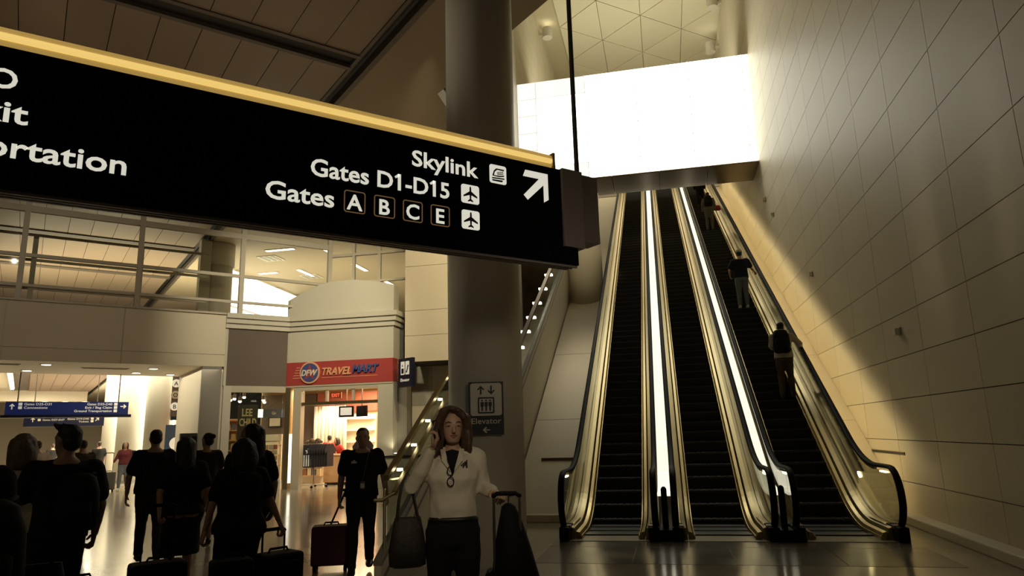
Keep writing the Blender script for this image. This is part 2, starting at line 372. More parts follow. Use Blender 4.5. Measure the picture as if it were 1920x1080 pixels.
wall_lamp((3.8, 32.7, 20.0), -1, 'white cylinder spotlight on the right wall just above the bridge')
wall_lamp((3.8, 30.2, 20.85), -1, 'white cylinder spotlight high on the right wall at the top edge')
wall_lamp((-4.8, 30.3, 20.6), 1, 'white cylinder spotlight on the left wall of the shaft')
# ------------------------------------------------------------------ left wall of the escalator shaft, back wall, landing
wl = MB().box(-5.15, -4.83, 15.0, 46, 9.6, 22).build('wall_left', m_joint, kind='structure')
pm = {}
fw = MB()
for i in range(14):
    for j in range(17):
        y0, z0 = 15.2 + 1.8 * j, 9.62 + 0.852 * i
        if 23 < y0 < 38 and z0 > 13.5:
            if 'a' not in pm: pm['a'] = MB().box(-0.03, 0, G, 1.8 - G, G, 0.852 - G).mesh('wall_panel'); pm['a'].materials.append(m_wall)
            o = link('wall_panel', pm['a'], None, wl); o.location = (-4.8, y0, z0)
        else: fw.box(-4.83, -4.8, y0 + G, min(45.9, y0 + 1.8) - G, z0 + G, z0 + 0.852 - G)
fw.build('wall_panel_field', m_wall, wl, kind='stuff')
MB().box(-7, 4.1, 46, 46.3, -0.2, 22).build('wall_back', m_plain, kind='structure')
MB().box(-4.8, 3.78, 38.6, 46, 14.5, 14.85).build('floor', m_floor, kind='structure')
MB().box(-7.2, -6.9, 24.6, 46, 0, 9.6).build('wall_stair', m_plain, kind='structure')
# vault of triangular panels
va = MB().box(-6.0, 4.1, 13.5, 46, 21.15, 21.4).build('ceiling', m_rib, kind='structure')
def tri(a, b, c):
    cen = (Vector(a) + Vector(b) + Vector(c)) / 3; pts = []
    for p in (a, b, c): p = Vector(p); pts.append(p + (cen - p).normalized() * 0.035)
    top = [p + Vector((0, 0, 0.10)) for p in pts]; mid = cen - Vector((0, 0, 0.008))
    mb = MB(); vs = [mb.bm.verts.new(p) for p in pts]; ts = [mb.bm.verts.new(p) for p in top]; m_ = mb.bm.verts.new(mid)
    for k in range(3): mb.bm.faces.new((vs[k], vs[(k + 1) % 3], m_)); mb.bm.faces.new((ts[k], ts[(k + 1) % 3], vs[(k + 1) % 3], vs[k]))
    mb.build('vault_panel', m_vault, va)
PX, PY = 1.95, 3.4
for k in range(-2, 2):
    xa, xb = 0.1 + PX * k, 0.1 + PX * (k + 1); oa, ob = (0, PY / 2) if k % 2 == 0 else (PY / 2, 0)
    for j in range(-3, 4):
        ya, yb = 30.6 + PY * j + oa, 30.6 + PY * j + ob; zz = 21.05
        if ob > oa:
            tri((xa, ya, zz), (xb, yb, zz), (xa, ya + PY, zz)); tri((xb, yb, zz), (xb, yb + PY, zz), (xa, ya + PY, zz))
        else:
            tri((xa, ya, zz), (xb, yb, zz), (xb, yb + PY, zz)); tri((xa, ya, zz), (xb, yb + PY, zz), (xa, ya + PY, zz))
# ------------------------------------------------------------------ bridge with its daylit glass panels
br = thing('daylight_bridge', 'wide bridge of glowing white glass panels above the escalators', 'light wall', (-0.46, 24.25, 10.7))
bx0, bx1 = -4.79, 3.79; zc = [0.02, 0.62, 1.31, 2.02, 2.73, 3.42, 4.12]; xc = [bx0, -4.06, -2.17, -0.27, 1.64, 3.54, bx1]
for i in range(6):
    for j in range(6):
        e = (j in (0, 5)) ; mm = m_panel_e if (j == 0 or (j == 1 and i in (0, 5))) else (m_panel_c if 1 <= i <= 4 and j in (2, 3) else m_panel_m)  # panel glow stepped by place; right end raised to brighten the wall
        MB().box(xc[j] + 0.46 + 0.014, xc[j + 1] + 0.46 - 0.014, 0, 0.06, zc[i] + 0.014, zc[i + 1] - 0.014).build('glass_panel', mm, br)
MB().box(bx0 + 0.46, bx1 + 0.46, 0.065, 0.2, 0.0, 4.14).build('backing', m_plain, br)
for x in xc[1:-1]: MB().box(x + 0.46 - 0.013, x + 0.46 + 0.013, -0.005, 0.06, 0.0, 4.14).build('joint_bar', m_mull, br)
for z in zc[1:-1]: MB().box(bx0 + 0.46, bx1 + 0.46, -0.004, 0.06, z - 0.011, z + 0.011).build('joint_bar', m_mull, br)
MB().box(bx0 + 0.46, bx1 + 0.46, 0.2, 1.9, 0.02, 4.12).build('core', m_plain, br)
for j in range(5):
    x0 = bx0 + 0.46 + j * 1.716
    MB().box(x0 + 0.008, x0 + 1.708, 0.0, 1.9, -0.05, -0.005).build('soffit_panel', m_bronze, br)
# ------------------------------------------------------------------ main ceiling
ZC = 9.6
def slab(name, pts, z0, z1, m, parent=None, kind='structure'):
    return MB().prism([(p.x, p.y, z0) for p in pts], (0, 0, z1 - z0)).build(name, m, parent, kind)
ce = slab('ceiling', [uv(-20, -14), uv(5.34, -14), uv(5.34, 52), uv(-20, 52)], ZC + 0.05, ZC + 0.25, m_dark)
rows = [(3.2, 8.0), (8.012, 12.88), (13.55, 18.4), (18.412, 23.2), (23.6, 30.7), (31.2, 36.9), (37.2, 41.6), (41.9, 47)]
cm = {}
for a, b in rows:
    for k in range(14):
        key = (a, b); u1 = 5.16 - 0.75 * k
        if key not in cm:
            cm[key] = MB().box(-0.75 + 0.008, -0.008, 0.0, b - a, 0, 0.05).mesh('ceiling_panel'); cm[key].materials.append(m_ceil)
        o = link('ceiling_panel', cm[key], None, ce); o.location = uv(u1, a, ZC); o.rotation_euler = (0, 0, RZ)
# frame of local axes: x along u, y along v
def ubox(name, u0, u1, v0, v1, z0, z1, m, parent=None, kind=None, bevel=0):
    mb = MB().hexa([uv(u0, v0, z0), uv(u1, v0, z0), uv(u1, v1, z0), uv(u0, v1, z0), uv(u0, v0, z1), uv(u1, v0, z1), uv(u1, v1, z1), uv(u0, v1, z1)])
    return mb.build(name, m, parent, kind, bevel=bevel)
for va_, vb_ in ((12.88, 13.0), (13.43, 13.55)): ubox('channel_trim', -8, 5.2, va_, vb_, ZC - 0.03, ZC + 0.05, m_chtrim, ce)
ubox('channel_trim', 5.16, 5.24, 3.2, 23.3, ZC - 0.02, ZC + 0.05, m_chtrim, ce)
for v in (30.95, 37.05, 41.75): ubox('channel', -8, 5.2, v - 0.22, v + 0.22, ZC - 0.05, ZC + 0.05, m_chtrim, ce)
# tan soffit between the panelled ceiling and the shaft
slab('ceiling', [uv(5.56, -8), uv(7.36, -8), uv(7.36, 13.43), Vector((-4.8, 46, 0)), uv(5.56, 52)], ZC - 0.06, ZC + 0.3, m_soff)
slab('trim_2', [uv(5.44, -8), uv(5.56, -8), uv(5.56, 50), uv(5.44, 50)], ZC - 0.09, ZC + 0.1, m_chtrim)
# wall above the soffit edge (shaft side)
slab('wall_front', [uv(7.3, -4), uv(7.36, -4), uv(7.36, 13.43), uv(7.3, 13.43)], ZC, 22, m_plain)
# strip lights recessed in the upper hall ceiling
for (x, y0, y1) in ((-13.8, 25.75, 26.9), (-13.77, 29.1, 30.6), (-13.8, 32.6, 34.2), (-16.7, 29.3, 30.8), (-16.9, 33.4, 34.8)):
    t = thing('strip_light', 'slim glowing strip light in the tan ceiling behind the glazing', 'ceiling light', (x, (y0 + y1) / 2, ZC - 0.06), 0, 'strip lights in the upper hall ceiling')
    L = (y1 - y0) / 2
    MB().box(-0.12, 0.12, -L, L, -0.03, 0.0).build('housing', m_printw, t); MB().box(-0.09, 0.09, -L + 0.03, L - 0.03, -0.045, -0.03).build('diffuser', m_lamp, t)
for (x0, x1, y) in ((-16.3, -14.95, 25.87), (-18.9, -17.9, 29.5)):
    t = thing('strip_light', 'slim strip light lying crosswise in the tan ceiling, %s' % ('nearer one' if y < 27 else 'farther one'), 'ceiling light', ((x0 + x1) / 2, y, ZC - 0.06))
    L = (x1 - x0) / 2
    MB().box(-L, L, -0.12, 0.12, -0.03, 0.0).build('housing', m_printw, t); MB().box(-L + 0.03, L - 0.03, -0.09, 0.09, -0.045, -0.03).build('diffuser', m_lamp, t)
for n, (px, py) in enumerate(((508, 484), (584, 518))):
    v = FW * F_PX + RT * (px - 960) - UP * (py - 540); p = CP + v * ((ZC - 0.06 - CAM_H) / v.z)
    t = thing('air_diffuser', 'square air diffuser in the tan ceiling, ' + ('left of the lamps' if n == 0 else 'below the lamps'), 'vent', p)
    MB().box(-0.45, 0.45, -0.45, 0.45, -0.03, 0).build('diffuser_frame', m_printw, t)
    for k in range(3): MB().box(-0.36 + 0.27 * k, -0.2 + 0.27 * k, -0.36, 0.36, -0.045, -0.03).build('louvre', m_bracket, t)
# ------------------------------------------------------------------ main column and far columns
def column(loc, r, h, label, m=m_col, sign=False):
    t = thing('column', label, 'column', loc)
    MB().cyl((0, 0, 0.1), r, h - 0.1, seg=48).build('shaft', m, t, smooth=True)
    MB().cyl((0, 0, 0), r + 0.015, 0.1, seg=48).build('base_ring', m_greyd, t)
    return t
column((-2.15, 8.32, 0), 0.455, ZC - 0.06, 'large round grey column beside the phone woman, carrying the elevator sign')
# black rib along the edge above: fascia beam, deep soffit and pier of the passage
VB = 23.34
fb = ubox('trim_1', -20, 5.06, VB + 0.04, 27.4, 3.9, 5.57, m_plain, kind='structure')
ue = [-12.0, -9.2, -6.4, -3.6, -0.72, 2.15, 5.06]
for a, b in zip(ue, ue[1:]):
    ubox('fascia_panel', a + 0.01, b - 0.01, VB, VB + 0.04, 4.28, 5.57, m_plain, fb); ubox('fascia_panel', a + 0.01, b - 0.01, VB, VB + 0.04, 3.9, 4.27, m_plain, fb)
ubox('wall_passage', 4.42, 5.06, VB + 0.1, 27.4, 0, 3.9, m_plain, kind='structure')
pr = ubox('wall_pier', 4.40, 4.98, VB, VB + 0.1, 0, 3.9, m_greyd, kind='structure')
ubox('pier_panel', 4.41, 4.97, VB - 0.02, VB, 0.15, 1.3, m_greyd, pr); ubox('pier_panel', 4.41, 4.97, VB - 0.02, VB, 1.32, 3.88, m_greyd, pr)
for n, (u, v) in enumerate(((3.2, 24.6), (2.9, 26.2), (0.35, 24.2), (-0.1, 26.3), (4.0, 26.6))):
    t = thing('downlight', 'round recessed downlight glowing in the soffit of the passage', 'ceiling light', uv(u, v, 3.9), 0, 'downlights in the passage soffit')
    MB().cyl((0, 0, -0.015), 0.17, 0.015, seg=18).build('trim_ring', m_printw, t); MB().cyl((0, 0, -0.022), 0.12, 0.008, seg=18).build('lens', m_lamp, t)
for n, (u, v) in enumerate(((1.9, 24.9), (-0.9, 24.4))):
    t = thing('air_grille', 'long dark air grille in the passage soffit, %s one' % ('right' if n == 0 else 'left'), 'vent', uv(u, v, 3.9), RZ)
    MB().box(-0.65, 0.65, -0.1, 0.1, -0.02, 0).build('grille_frame', m_printw, t)
    for k in range(2): MB().box(-0.6, 0.6, -0.07 + 0.075 * k, -0.01 + 0.075 * k, -0.026, -0.02).build('louvre', m_dark, t)
# ------------------------------------------------------------------ glazing above the fascia
gz = thing('glass_screen', 'tall framed glass screen standing on the fascia, left of the shop parapet', 'glazing', uv(7.28, VB, 5.57))
def gbox(name, a0, a1, z0, z1, m, b0=-0.05, b1=0.05):  # local: along u from 7.28
    return MB().hexa([uv(a0, b0, z0), uv(a1, b0, z0), uv(a1, b1, z0), uv(a0, b1, z0), uv(a0, b0, z1), uv(a1, b0, z1), uv(a1, b1, z1), uv(a0, b1, z1)]).build(name, m, gz)
ms = [-13.4, -10.6, -7.78, -4.85, -1.85, 1.12]
for s in ms: gbox('mullion', s - 0.07, s + 0.07, 0, ZC - 5.57 - 0.08, m_frame, -0.08, 0.08)
tz = [(0.0, 0.06), (0.40, 0.48), (1.26, 1.36), (2.58, 2.76), (3.86, 3.93)]
for a, b in zip(ms, ms[1:]):
    for z0, z1 in tz: gbox('transom', a + 0.07, b - 0.07, z0, z1, m_frame)
    for (q0, q1) in ((0.48, 1.26), (1.36, 2.58), (2.76, 3.86)): gbox('pane', a + 0.07, b - 0.07, q0, q1, g_clear, -0.006, 0.006)
cx = uv(7.28 + 1.12, VB)
g2 = thing('glass_screen', 'framed glass screen behind the shop parapet, ending at the cream wall block', 'glazing', (cx.x, cx.y, 5.57))
W2 = -8.2 - cx.x
for x in (0.93, 1.9): MB().box(x - 0.05, x + 0.05, -0.06, 0.06, 0, 3.94).build('mullion', m_frame, g2)
for z0, z1 in ((0, 0.06), (1.30, 1.38), (2.3, 2.4), (3.86, 3.94)): MB().box(0.07, W2, -0.05, 0.05, z0, z1).build('transom', m_frame, g2)
for x0, x1 in ((0.07, 0.88), (0.98, 1.85), (1.95, W2)):
    for z0, z1 in ((0.06, 1.30), (1.38, 2.3), (2.4, 3.86)): MB().box(x0, x1, -0.006, 0.006, z0, z1).build('pane', g_clear, g2)
# slim guard rails seen through the glass
gr = thing('guard_rail', 'second slender post and rail frame behind the left glass screen', 'railing', uv(-0.6, 25.6, 5.57))
def rb(name, a0, a1, z0, z1, w=0.04): MB().hexa([uv(a0, -w, z0), uv(a1, -w, z0), uv(a1, w, z0), uv(a0, w, z0), uv(a0, -w, z1), uv(a1, -w, z1), uv(a1, w, z1), uv(a0, w, z1)]).build(name, m_frame, gr)
for u in (-2.6, 0.35, 3.3): rb('post', u - 0.07, u + 0.07, 0, 2.5, 0.06)
for z in (0.75, 1.65, 2.45): rb('rail', -6, 5.4, z, z + 0.08)
# upper hall: pier, round column, sunlit windows
pc = ubox('wall_pier', 5.15, 5.55, 29.0, 29.5, 5.2, ZC - 0.06, m_grey, kind='structure')
t = thing('column', 'round grey column behind the glass screen, beside the sunlit windows', 'column', uv(5.95, 29.6, 5.2))
MB().cyl((0, 0, 0), 0.56, 3.4, seg=36).build('shaft', m_col, t, smooth=True); MB().cyl((0, 0, 3.4), 0.62, 0.93, seg=36).build('capital', m_col, t, smooth=True)
slab('floor', [uv(-18, 27.4), uv(14, 27.4), uv(14, 52), uv(-18, 52)], 5.62, 5.68, m_floor)
wx = thing('window_wall', 'sunlit slanting window band at the end of the upper hall', 'window', uv(7.0, 33.3, 5.68))
def wseg(name, u0, v0, u1, v1, z0, z1, m, th=0.05):
    a, b = uv(u0 - 7.0, v0 - 33.3), uv(u1 - 7.0, v1 - 33.3); n = (b - a).normalized().cross(Vector((0, 0, 1))) * th
    MB().hexa([(a.x, a.y, z0), (b.x, b.y, z0), (b.x + n.x, b.y + n.y, z0), (a.x + n.x, a.y + n.y, z0), (a.x, a.y, z1), (b.x, b.y, z1), (b.x + n.x, b.y + n.y, z1), (a.x + n.x, a.y + n.y, z1)]).build(name, m, wx)
for k in range(4):
    f0_, f1_ = k / 4, (k + 1) / 4
    ua, va2, ub, vb2 = 6.2 + 5.6 * f0_, 32.2 + 5.9 * f0_, 6.2 + 5.6 * f1_, 32.2 + 5.9 * f1_
    wseg('pane', ua, va2, ub, vb2, 0.05, 2.0, m_win3); wseg('pane', ua, va2, ub, vb2, 2.1, 3.75, m_win3)
    wseg('mullion', ua, va2, ua + 0.12, va2 + 0.126, 0, 3.8, m_frame, -0.12); wseg('transom', ua, va2, ub, vb2, 2.0, 2.1, m_frame, -0.1)
ubox('wall_upper', -3, 7.0, 50, 50.3, 5.6, ZC, m_plain, kind='structure')
# ------------------------------------------------------------------ cream wall block above the elevator lobby
wb = MB().box(-8.2, -4.9, 21.34, 24.6, 3.93, ZC - 0.06).build('wall_block', m_joint, kind='structure')
zb = [3.93, 4.79, 5.62, 7.12, 7.95, 9.54]
for z0, z1 in zip(zb, zb[1:]):
    for x0, x1 in ((-8.2, -6.56), (-6.56, -4.9)):
        MB().box(x0 + G * (x0 > -8), x1 - G, 21.3, 21.34, z0 + G, z1 - G).build('wall_panel', m_wall, wb)
le = MB().box(-8.5, -4.9, 22.8, 23.0, 0, 3.93).build('wall_lobby', m_joint, kind='structure')
for k in range(5):
    for z0, z1 in ((0.02, 1.3), (1.31, 2.6), (2.61, 3.92)): MB().box(-8.5 + k * 0.72 + G, -7.78 + k * 0.72 - G, 22.76, 22.8, z0, z1).build('wall_panel', m_wall, le)
# ------------------------------------------------------------------ escalators
YA, ZT, TN = 12.23, 14.87, math.tan(rad(30)); YT = YA + ZT / TN
def nose(y):  # height of the step line
    b = 0.7
    if y < YA - b: return 0.0
    if y < YA + b: return TN * (y - YA + b) ** 2 / (4 * b)
    if y < YT - b: return TN * (y - YA)
    if y < YT + b: return ZT - TN * (YT + b - y) ** 2 / (4 * b)
    return ZT
YS = [10.75, 11.2, 11.55, 11.7, 11.85, 12.0, 12.15, 12.3, 12.45, 12.6, 12.75, 12.93] + [13.5 + 2.05 * k for k in range(12)] + [YT - 0.7, YT - 0.45, YT - 0.2, YT, YT + 0.2, YT + 0.45, YT + 0.7, YT + 1.6]
def sweep(name, prof, m, parent, ys=YS, smooth=False):  # prof: closed list of (x, dz) carried along the step line
    return MB().rings([[(x, y, nose(y) + dz) for x, dz in prof] for y in ys]).build(name, m, parent, smooth=smooth)
HW = 0.668
def rail_path():
    pts = []
    cy, cz, r = 10.86, 0.555, 0.405
    pts.append((11.3, 0.13)); pts.append((11.05, 0.14))
    for k in range(13):
        a = rad(-90 - 15 * k); pts.append((cy + 0.95 * r * math.cos(a), cz + r * math.sin(a)))
    for y in YS[1:]: pts.append((y, nose(y) + 0.96))
    return pts
RP = rail_path()
def make_escalator(xc, label, zpos):
    t = thing('escalator', label, 'escalator', (xc, 0, 0), 0)
    # steps
    th_ = bpy.data.meshes.get('escalator_step')
    for k in range(74):
        z = 0.2 * (k + 1) - 0.1; y = YA + z / TN
        if th_ is None:
            mb = MB().box(-0.40, 0.40, 0.0, 0.37, -0.02, 0.0)
            for q in range(8): mb.box(-0.39 + q * 0.1, -0.31 + q * 0.1, 0.012, 0.36, 0.0, 0.012)
            mb.prism([(-0.40, 0.0, -0.02), (-0.40, 0.02, -0.20), (-0.40, 0.06, -0.20), (-0.40, 0.05, -0.02)], (0.8, 0, 0))
            th_ = mb.mesh('escalator_step'); th_.materials.append(m_step)
            nb = MB().box(-0.40, 0.40, -0.006, 0.012, -0.018, 0.004).mesh('step_nosing_mesh'); nb.materials.append(m_nose)
            make_escalator.nb = nb
        o = link('step', th_, None, t); o.location = (0, y - 0.17, z)
        n_ = link('nosing', make_escalator.nb, None, o)
    mb = MB()
    for q in range(3): MB().box(-0.40, 0.40, 11.25 + q * 0.33, 11.57 + q * 0.33, -0.02, 0.012 + 0.012 * q).build('flat_step', m_step, t)
    MB().box(-0.62, 0.62, 10.55, 11.23, 0.0, 0.012).build('floor_plate', m_comb, t)
    MB().box(-0.41, 0.41, 11.08, 11.25, 0.012, 0.03).build('comb', m_nose, t)
    for s in (-1, 1):
        sweep('skirt', [(s * 0.41, -0.25), (s * 0.42, -0.25), (s * 0.42, 0.06), (s * 0.41, 0.06)], m_satin, t)
        sweep('inner_deck', [(s * 0.42, 0.04), (s * 0.45, 0.10), (s * 0.50, 0.115), (s * 0.50, 0.0), (s * 0.42, 0.0)], m_satin, t, smooth=False)
        sweep('inner_deck', [(s * 0.515, 0.10), (s * 0.53, 0.16), (s * 0.60, 0.19), (s * 0.655, 0.19), (s * 0.655, 0.0), (s * 0.515, 0.0)], m_metal, t)
        sweep('truss_cladding', [(s * 0.657, -0.35), (s * 0.70, -0.35), (s * 0.70, 0.17), (s * 0.657, 0.17)], m_bronze, t)
        # glass balustrade in panels, handrail, lamp under the handrail
        seams = [11.05, 12.0, 13.5] + [13.5 + 2.05 * k for k in range(1, 12)] + [YT + 1.5]
        for a, b in zip(seams, seams[1:]):
            ys = [a + 0.006] + [y for y in YS if a < y < b] + [b - 0.006]
            sweep('glass_panel', [(s * HW - 0.005, 0.17), (s * HW + 0.005, 0.17), (s * HW + 0.005, 0.90), (s * HW - 0.005, 0.90)], g_bal, t, ys)
        gp = [(11.044, 0.17), (11.044, 0.9), (10.95, 0.9)] + [(10.86 + 0.33 * math.cos(rad(90 + 15 * k)), 0.555 + 0.33 * math.sin(rad(90 + 15 * k))) for k in range(12)] + [(10.9, 0.2)]
        MB().prism([(s * HW - 0.005, y, z) for y, z in gp], (0.01, 0, 0)).build('glass_panel', g_bal, t)
        # handrail: C-shaped band swept round the newel
        n = len(RP); rs = []
        for i in range(n):
            a = Vector((0, *RP[max(i - 1, 0)])); b = Vector((0, *RP[min(i + 1, n - 1)])); tg = (b - a).normalized(); nr = Vector((0, -tg.z, tg.y))
            c = Vector((s * HW, *RP[i])); ring = []
            for q in range(10):
                an = 2 * math.pi * q / 10; ring.append(c + Vector((1, 0, 0)) * 0.048 * math.cos(an) + nr * 0.032 * math.sin(an))
            rs.append(ring)
        MB().rings(rs).build('handrail', m_rubber, t, smooth=True)
        sweep('handrail_track', [(s * HW - 0.018, 0.895), (s * HW + 0.018, 0.895), (s * HW + 0.018, 0.925), (s * HW - 0.018, 0.925)], m_bronze, t, YS[2:])
        sweep('handrail_lamp', [(s * HW - 0.016, 0.872), (s * HW + 0.016, 0.872), (s * HW + 0.016, 0.894), (s * HW - 0.016, 0.894)], m_tube, t, [11.0, 11.3])
        # newel base box
        b = MB().box(s * 0.645 - 0.075, s * 0.645 + 0.075, 10.50, 11.05, 0.0, 0.20); b.build('newel_base', m_rubber, t, bevel=0.025)
        MB().box(s * 0.60 - 0.04, s * 0.60 + 0.04, 10.62, 10.75, 0.17, 0.215).build('newel_sensor', m_comb, t, bevel=0.01)
        b = MB().prism([(s * 0.55, 10.62, 0.0), (s * 0.55, 12.2, 0.0), (s * 0.55, 12.2, 0.19), (s * 0.55, 11.2, 0.19), (s * 0.55, 10.72, 0.16)], (s * 0.02, 0, 0)); b.build('skirt_end', m_bronze, t)
    return t
EX = (-0.935, 0.685, 2.305)
make_escalator(EX[0], 'left escalator with empty black steps, beside the cream ramp', 0)
make_escalator(EX[1], 'middle escalator with empty black steps between two lit strips', 1)
make_escalator(EX[2], 'right escalator carrying the riders, beside the panelled wall', 2)
# lit covers between neighbouring escalators
for xa, lab in ((-0.125, 'glowing white strip between the left and middle escalators'), (1.495, 'glowing white strip between the middle and right escalators')):
    t = thing('deck_light', lab, 'light strip', (xa, 0, 0))
    seg = [11.25, 11.9, 12.6, 13.5] + [13.5 + 1.6 * k for k in range(1, 15)] + [YT + 0.4]
    for a, b in zip(seg, seg[1:]):
        ys = [a + 0.01] + [y for y in YS if a < y < b] + [b - 0.01]
        sweep('light_panel', [(-0.105, 0.56), (0.105, 0.56), (0.105, 0.60), (-0.105, 0.60)], m_strip, t, ys)
    b = MB().box(-0.17, 0.17, 10.55, 10.95, 0, 0.16); b.build('end_box', m_rubber, t, bevel=0.02)
    MB().tube([(0, 10.72, 0.16), (0, 10.72, 0.62), (0, 10.74, 0.70)], 0.045, 10).build('barrier_post', m_rubber, t, smooth=True)
# cove lamps hidden outside the right balustrade: a tube under a lip added to cut off its light
t = thing('cove_lamp', 'warm tube light running up beneath the right handrail, washing the wall', 'light strip', (EX[2] + 0.76, 0, 0))
for k in range(14):
    a, b = 12.9 + 1.75 * k, 12.9 + 1.75 * (k + 1)
    sweep('tube', [(-0.012, 0.30), (0.02, 0.30), (0.02, 0.34), (-0.012, 0.34)], m_cove, t, [a, b - 0.05])
sweep('tray', [(-0.05, 0.2), (-0.035, 0.2), (-0.035, 0.40), (0.075, 0.40), (0.075, 0.415), (-0.05, 0.415)], m_bronze, t, [12.9, 15, 20, 25, 30, 37])
# sloping cladding beside the escalators
def ramp(name, x0, x1, y0, y1, kind='structure', n=9):
    root = MB().prism([(x0, y0, -0.05), (x0, y1, -0.05 ), (x0, y1, TN * (y1 - y0) - 0.03), (x0, y0, -0.03)], (x1 - x0, 0, 0)).build(name, m_joint, kind=kind)
    L = (y1 - y0) / n
    for k in range(n):
        a, b = y0 + L * k + 0.008, y0 + L * (k + 1) - 0.008
        MB().hexa([(x0, a, TN * (a - y0) - 0.03), (x1, a, TN * (a - y0) - 0.03), (x1, b, TN * (b - y0) - 0.03), (x0, b, TN * (b - y0) - 0.03),
                   (x0, a, TN * (a - y0)), (x1, a, TN * (a - y0)), (x1, b, TN * (b - y0)), (x0, b, TN * (b - y0))]).build('ramp_panel', m_plain, root)
    return root
ramp('trim_3', 3.03, 3.795, 12.95, 38.6); ramp('trim_4', -2.97, -1.66, 12.95, 38.6, n=8)
MB().box(-2.75, -1.66, 12.7, 12.93, 0, 0.13).build('baseboard_left', m_plain, kind='structure', bevel=0.015)
slot('wall_slot', -2.62, -1.9, 14.66, 14.70, 1.02, 'long thin dark slot across the cream ramp left of the escalators')
MB().cyl((0, 0, 0), 0.60, 4.1, seg=40).build('drum', m_plain, thing('round_pillar', 'bright round cream pillar standing on the ramp left of the escalators', 'column', (-2.42, 23.5, 5.7)), smooth=True)
# ------------------------------------------------------------------ sloping balustrade left of the column
st = thing('sloping_balustrade', 'sloping glass balustrade with lit handrail rising left of and behind the column', 'railing', (-3.0, 7.0, 0))
SY0 = 7.0
def sz(y):  # two flights and a landing
    if y < 10.9: return TN * (y - SY0)
    if y < 14.3: return TN * 3.9
    return TN * (3.9 + y - 14.3)
def ssweep(name, x0, x1, d0, d1, ys, m, smooth=False):
    return MB().rings([[(x0 + 3.0, y - 7.0, sz(y) + d0), (x1 + 3.0, y - 7.0, sz(y) + d0), (x1 + 3.0, y - 7.0, sz(y) + d1), (x0 + 3.0, y - 7.0, sz(y) + d1)] for y in ys]).build(name, m, st)
ssweep('stringer', -3.06, -2.98, 0.06, 0.20, [7.1, 10.9, 14.3, 26.0], m_plain)
ssweep('stringer_cap', -3.07, -2.97, 0.20, 0.25, [7.1, 10.9, 14.3, 26.0], m_greyd)
ssweep('stringer_foot', -3.07, -2.97, 0.02, 0.06, [7.1, 10.9, 14.3, 26.0], m_greyd)
MB().prism([(-0.05, 0.12, 0.0), (-0.05, 3.9, 0.0), (-0.05, 3.9, TN * 3.9), (-0.05, 0.12, 0.05)], (0.05, 0, 0)).build('side_panel', m_plain, st)
MB().prism([(-0.05, 3.9, 0.0), (-0.05, 7.3, 0.0), (-0.05, 19.0, TN * 11.7), (-0.05, 19.0, TN * 15.6), (-0.05, 7.3, TN * 3.9), (-0.05, 3.9, TN * 3.9)], (0.05, 0, 0)).build('side_panel', m_plain, st)
for a, b in ((7.35, 9.1), (9.12, 10.88), (14.5, 17.0), (17.03, 19.5), (19.53, 22.0), (22.03, 24.5)):
    ssweep('glass_panel', -3.025, -3.015, 0.25, 0.92, [a, b], g_bal)
ssweep('handrail', -3.05, -2.99, 0.92, 0.98, [7.3, 10.9], m_metal); ssweep('handrail', -2.93, -2.88, 0.80, 0.85, [7.25, 10.9], m_metal)
ssweep('handrail', -3.07, -2.98, 0.92, 1.0, [14.3, 25.5], m_bronze)
MB().tube([(-0.02, 0.27, 1.0), (-0.02, 0.27, 0.05)], 0.018, 8).build('rail_post', m_metal, st)
MB().tube([(0.1, 0.25, 0.97), (-0.02, 0.2, 0.90), (-0.10, 0.2, 0.90)], 0.02, 8).build('rail_return', m_metal, st)
for k, y in enumerate((7.55, 8.0, 8.5, 9.0, 9.55)):
    MB().box(0.02, 0.06, y - 7.0 - 0.04, y - 7.0 + 0.04, sz(y) + 0.865, sz(y) + 0.895).build('rail_lamp', m_lamp, st)
for y in (15.0, 15.8, 16.6, 17.5, 18.5, 19.6, 20.8, 22.1):
    MB().box(-0.20, 0.02, y - 7.1, y - 6.95, sz(y) + 0.74, sz(y) + 0.79).build('rail_lamp', m_lamp, st)
# ------------------------------------------------------------------ hanging direction sign
SG = thing('direction_sign', 'large black hanging gate sign with glowing gold band and white lettering', 'sign', (-0.716, 6.379, 3.26), rad(45))
Z0 = 3.26
def sgx(name, *b, m, bevel=0): return MB().box(*b).build(name, m, SG, bevel=bevel)
sgx('panel', -5.6, -0.17, 0.0, 0.16, -0.08, 0.765, m=m_black)
sgx('lower_panel', -5.6, 0.0, -0.005, 0.17, -0.165, -0.0, m=m_black)
for k in range(3): sgx('bottom_rib', -5.6, -0.005 - 0.02 * k, 0.015 + 0.05 * k, 0.04 + 0.05 * k, -0.185, -0.165, m=m_bracket)
MB().rings([[(x, 0.075 + 0.07 * math.cos(rad(a)), 0.845 + 0.078 * math.sin(rad(a))) for a in range(0, 360, 24)] for x in (-5.6, -3.9, -2.1, -0.25)]).build('gold_band', m_gold, SG, smooth=True)
MB().cyl((-5.55, 0.006, 0.835), 0.024, 5.28, 'x', 14).build('glow_tube', m_gold2, SG, smooth=True)  # slim bright tube added to give the gold band its glowing middle
sgx('band_end', -0.25, -0.225, 0.0, 0.15, 0.765, 0.925, m=m_goldlip)
sgx('end_box', -0.17, 0.07, -0.03, 0.20, -0.0, 0.775, m=m_bracket, bevel=0.004); sgx('end_box_side', 0.07, 0.30, 0.02, 0.22, 0.09, 0.77, m=m_bracket)
MB().cyl((0.115, 0.10, 0.77), 0.024, 5.5, seg=14).build('hanger_rod', m_rod, SG)
MB().cyl((-4.6, 0.09, 0.77), 0.024, 5.5, seg=14).build('hanger_rod', m_rod, SG)
L = 0.0; fy = -0.002
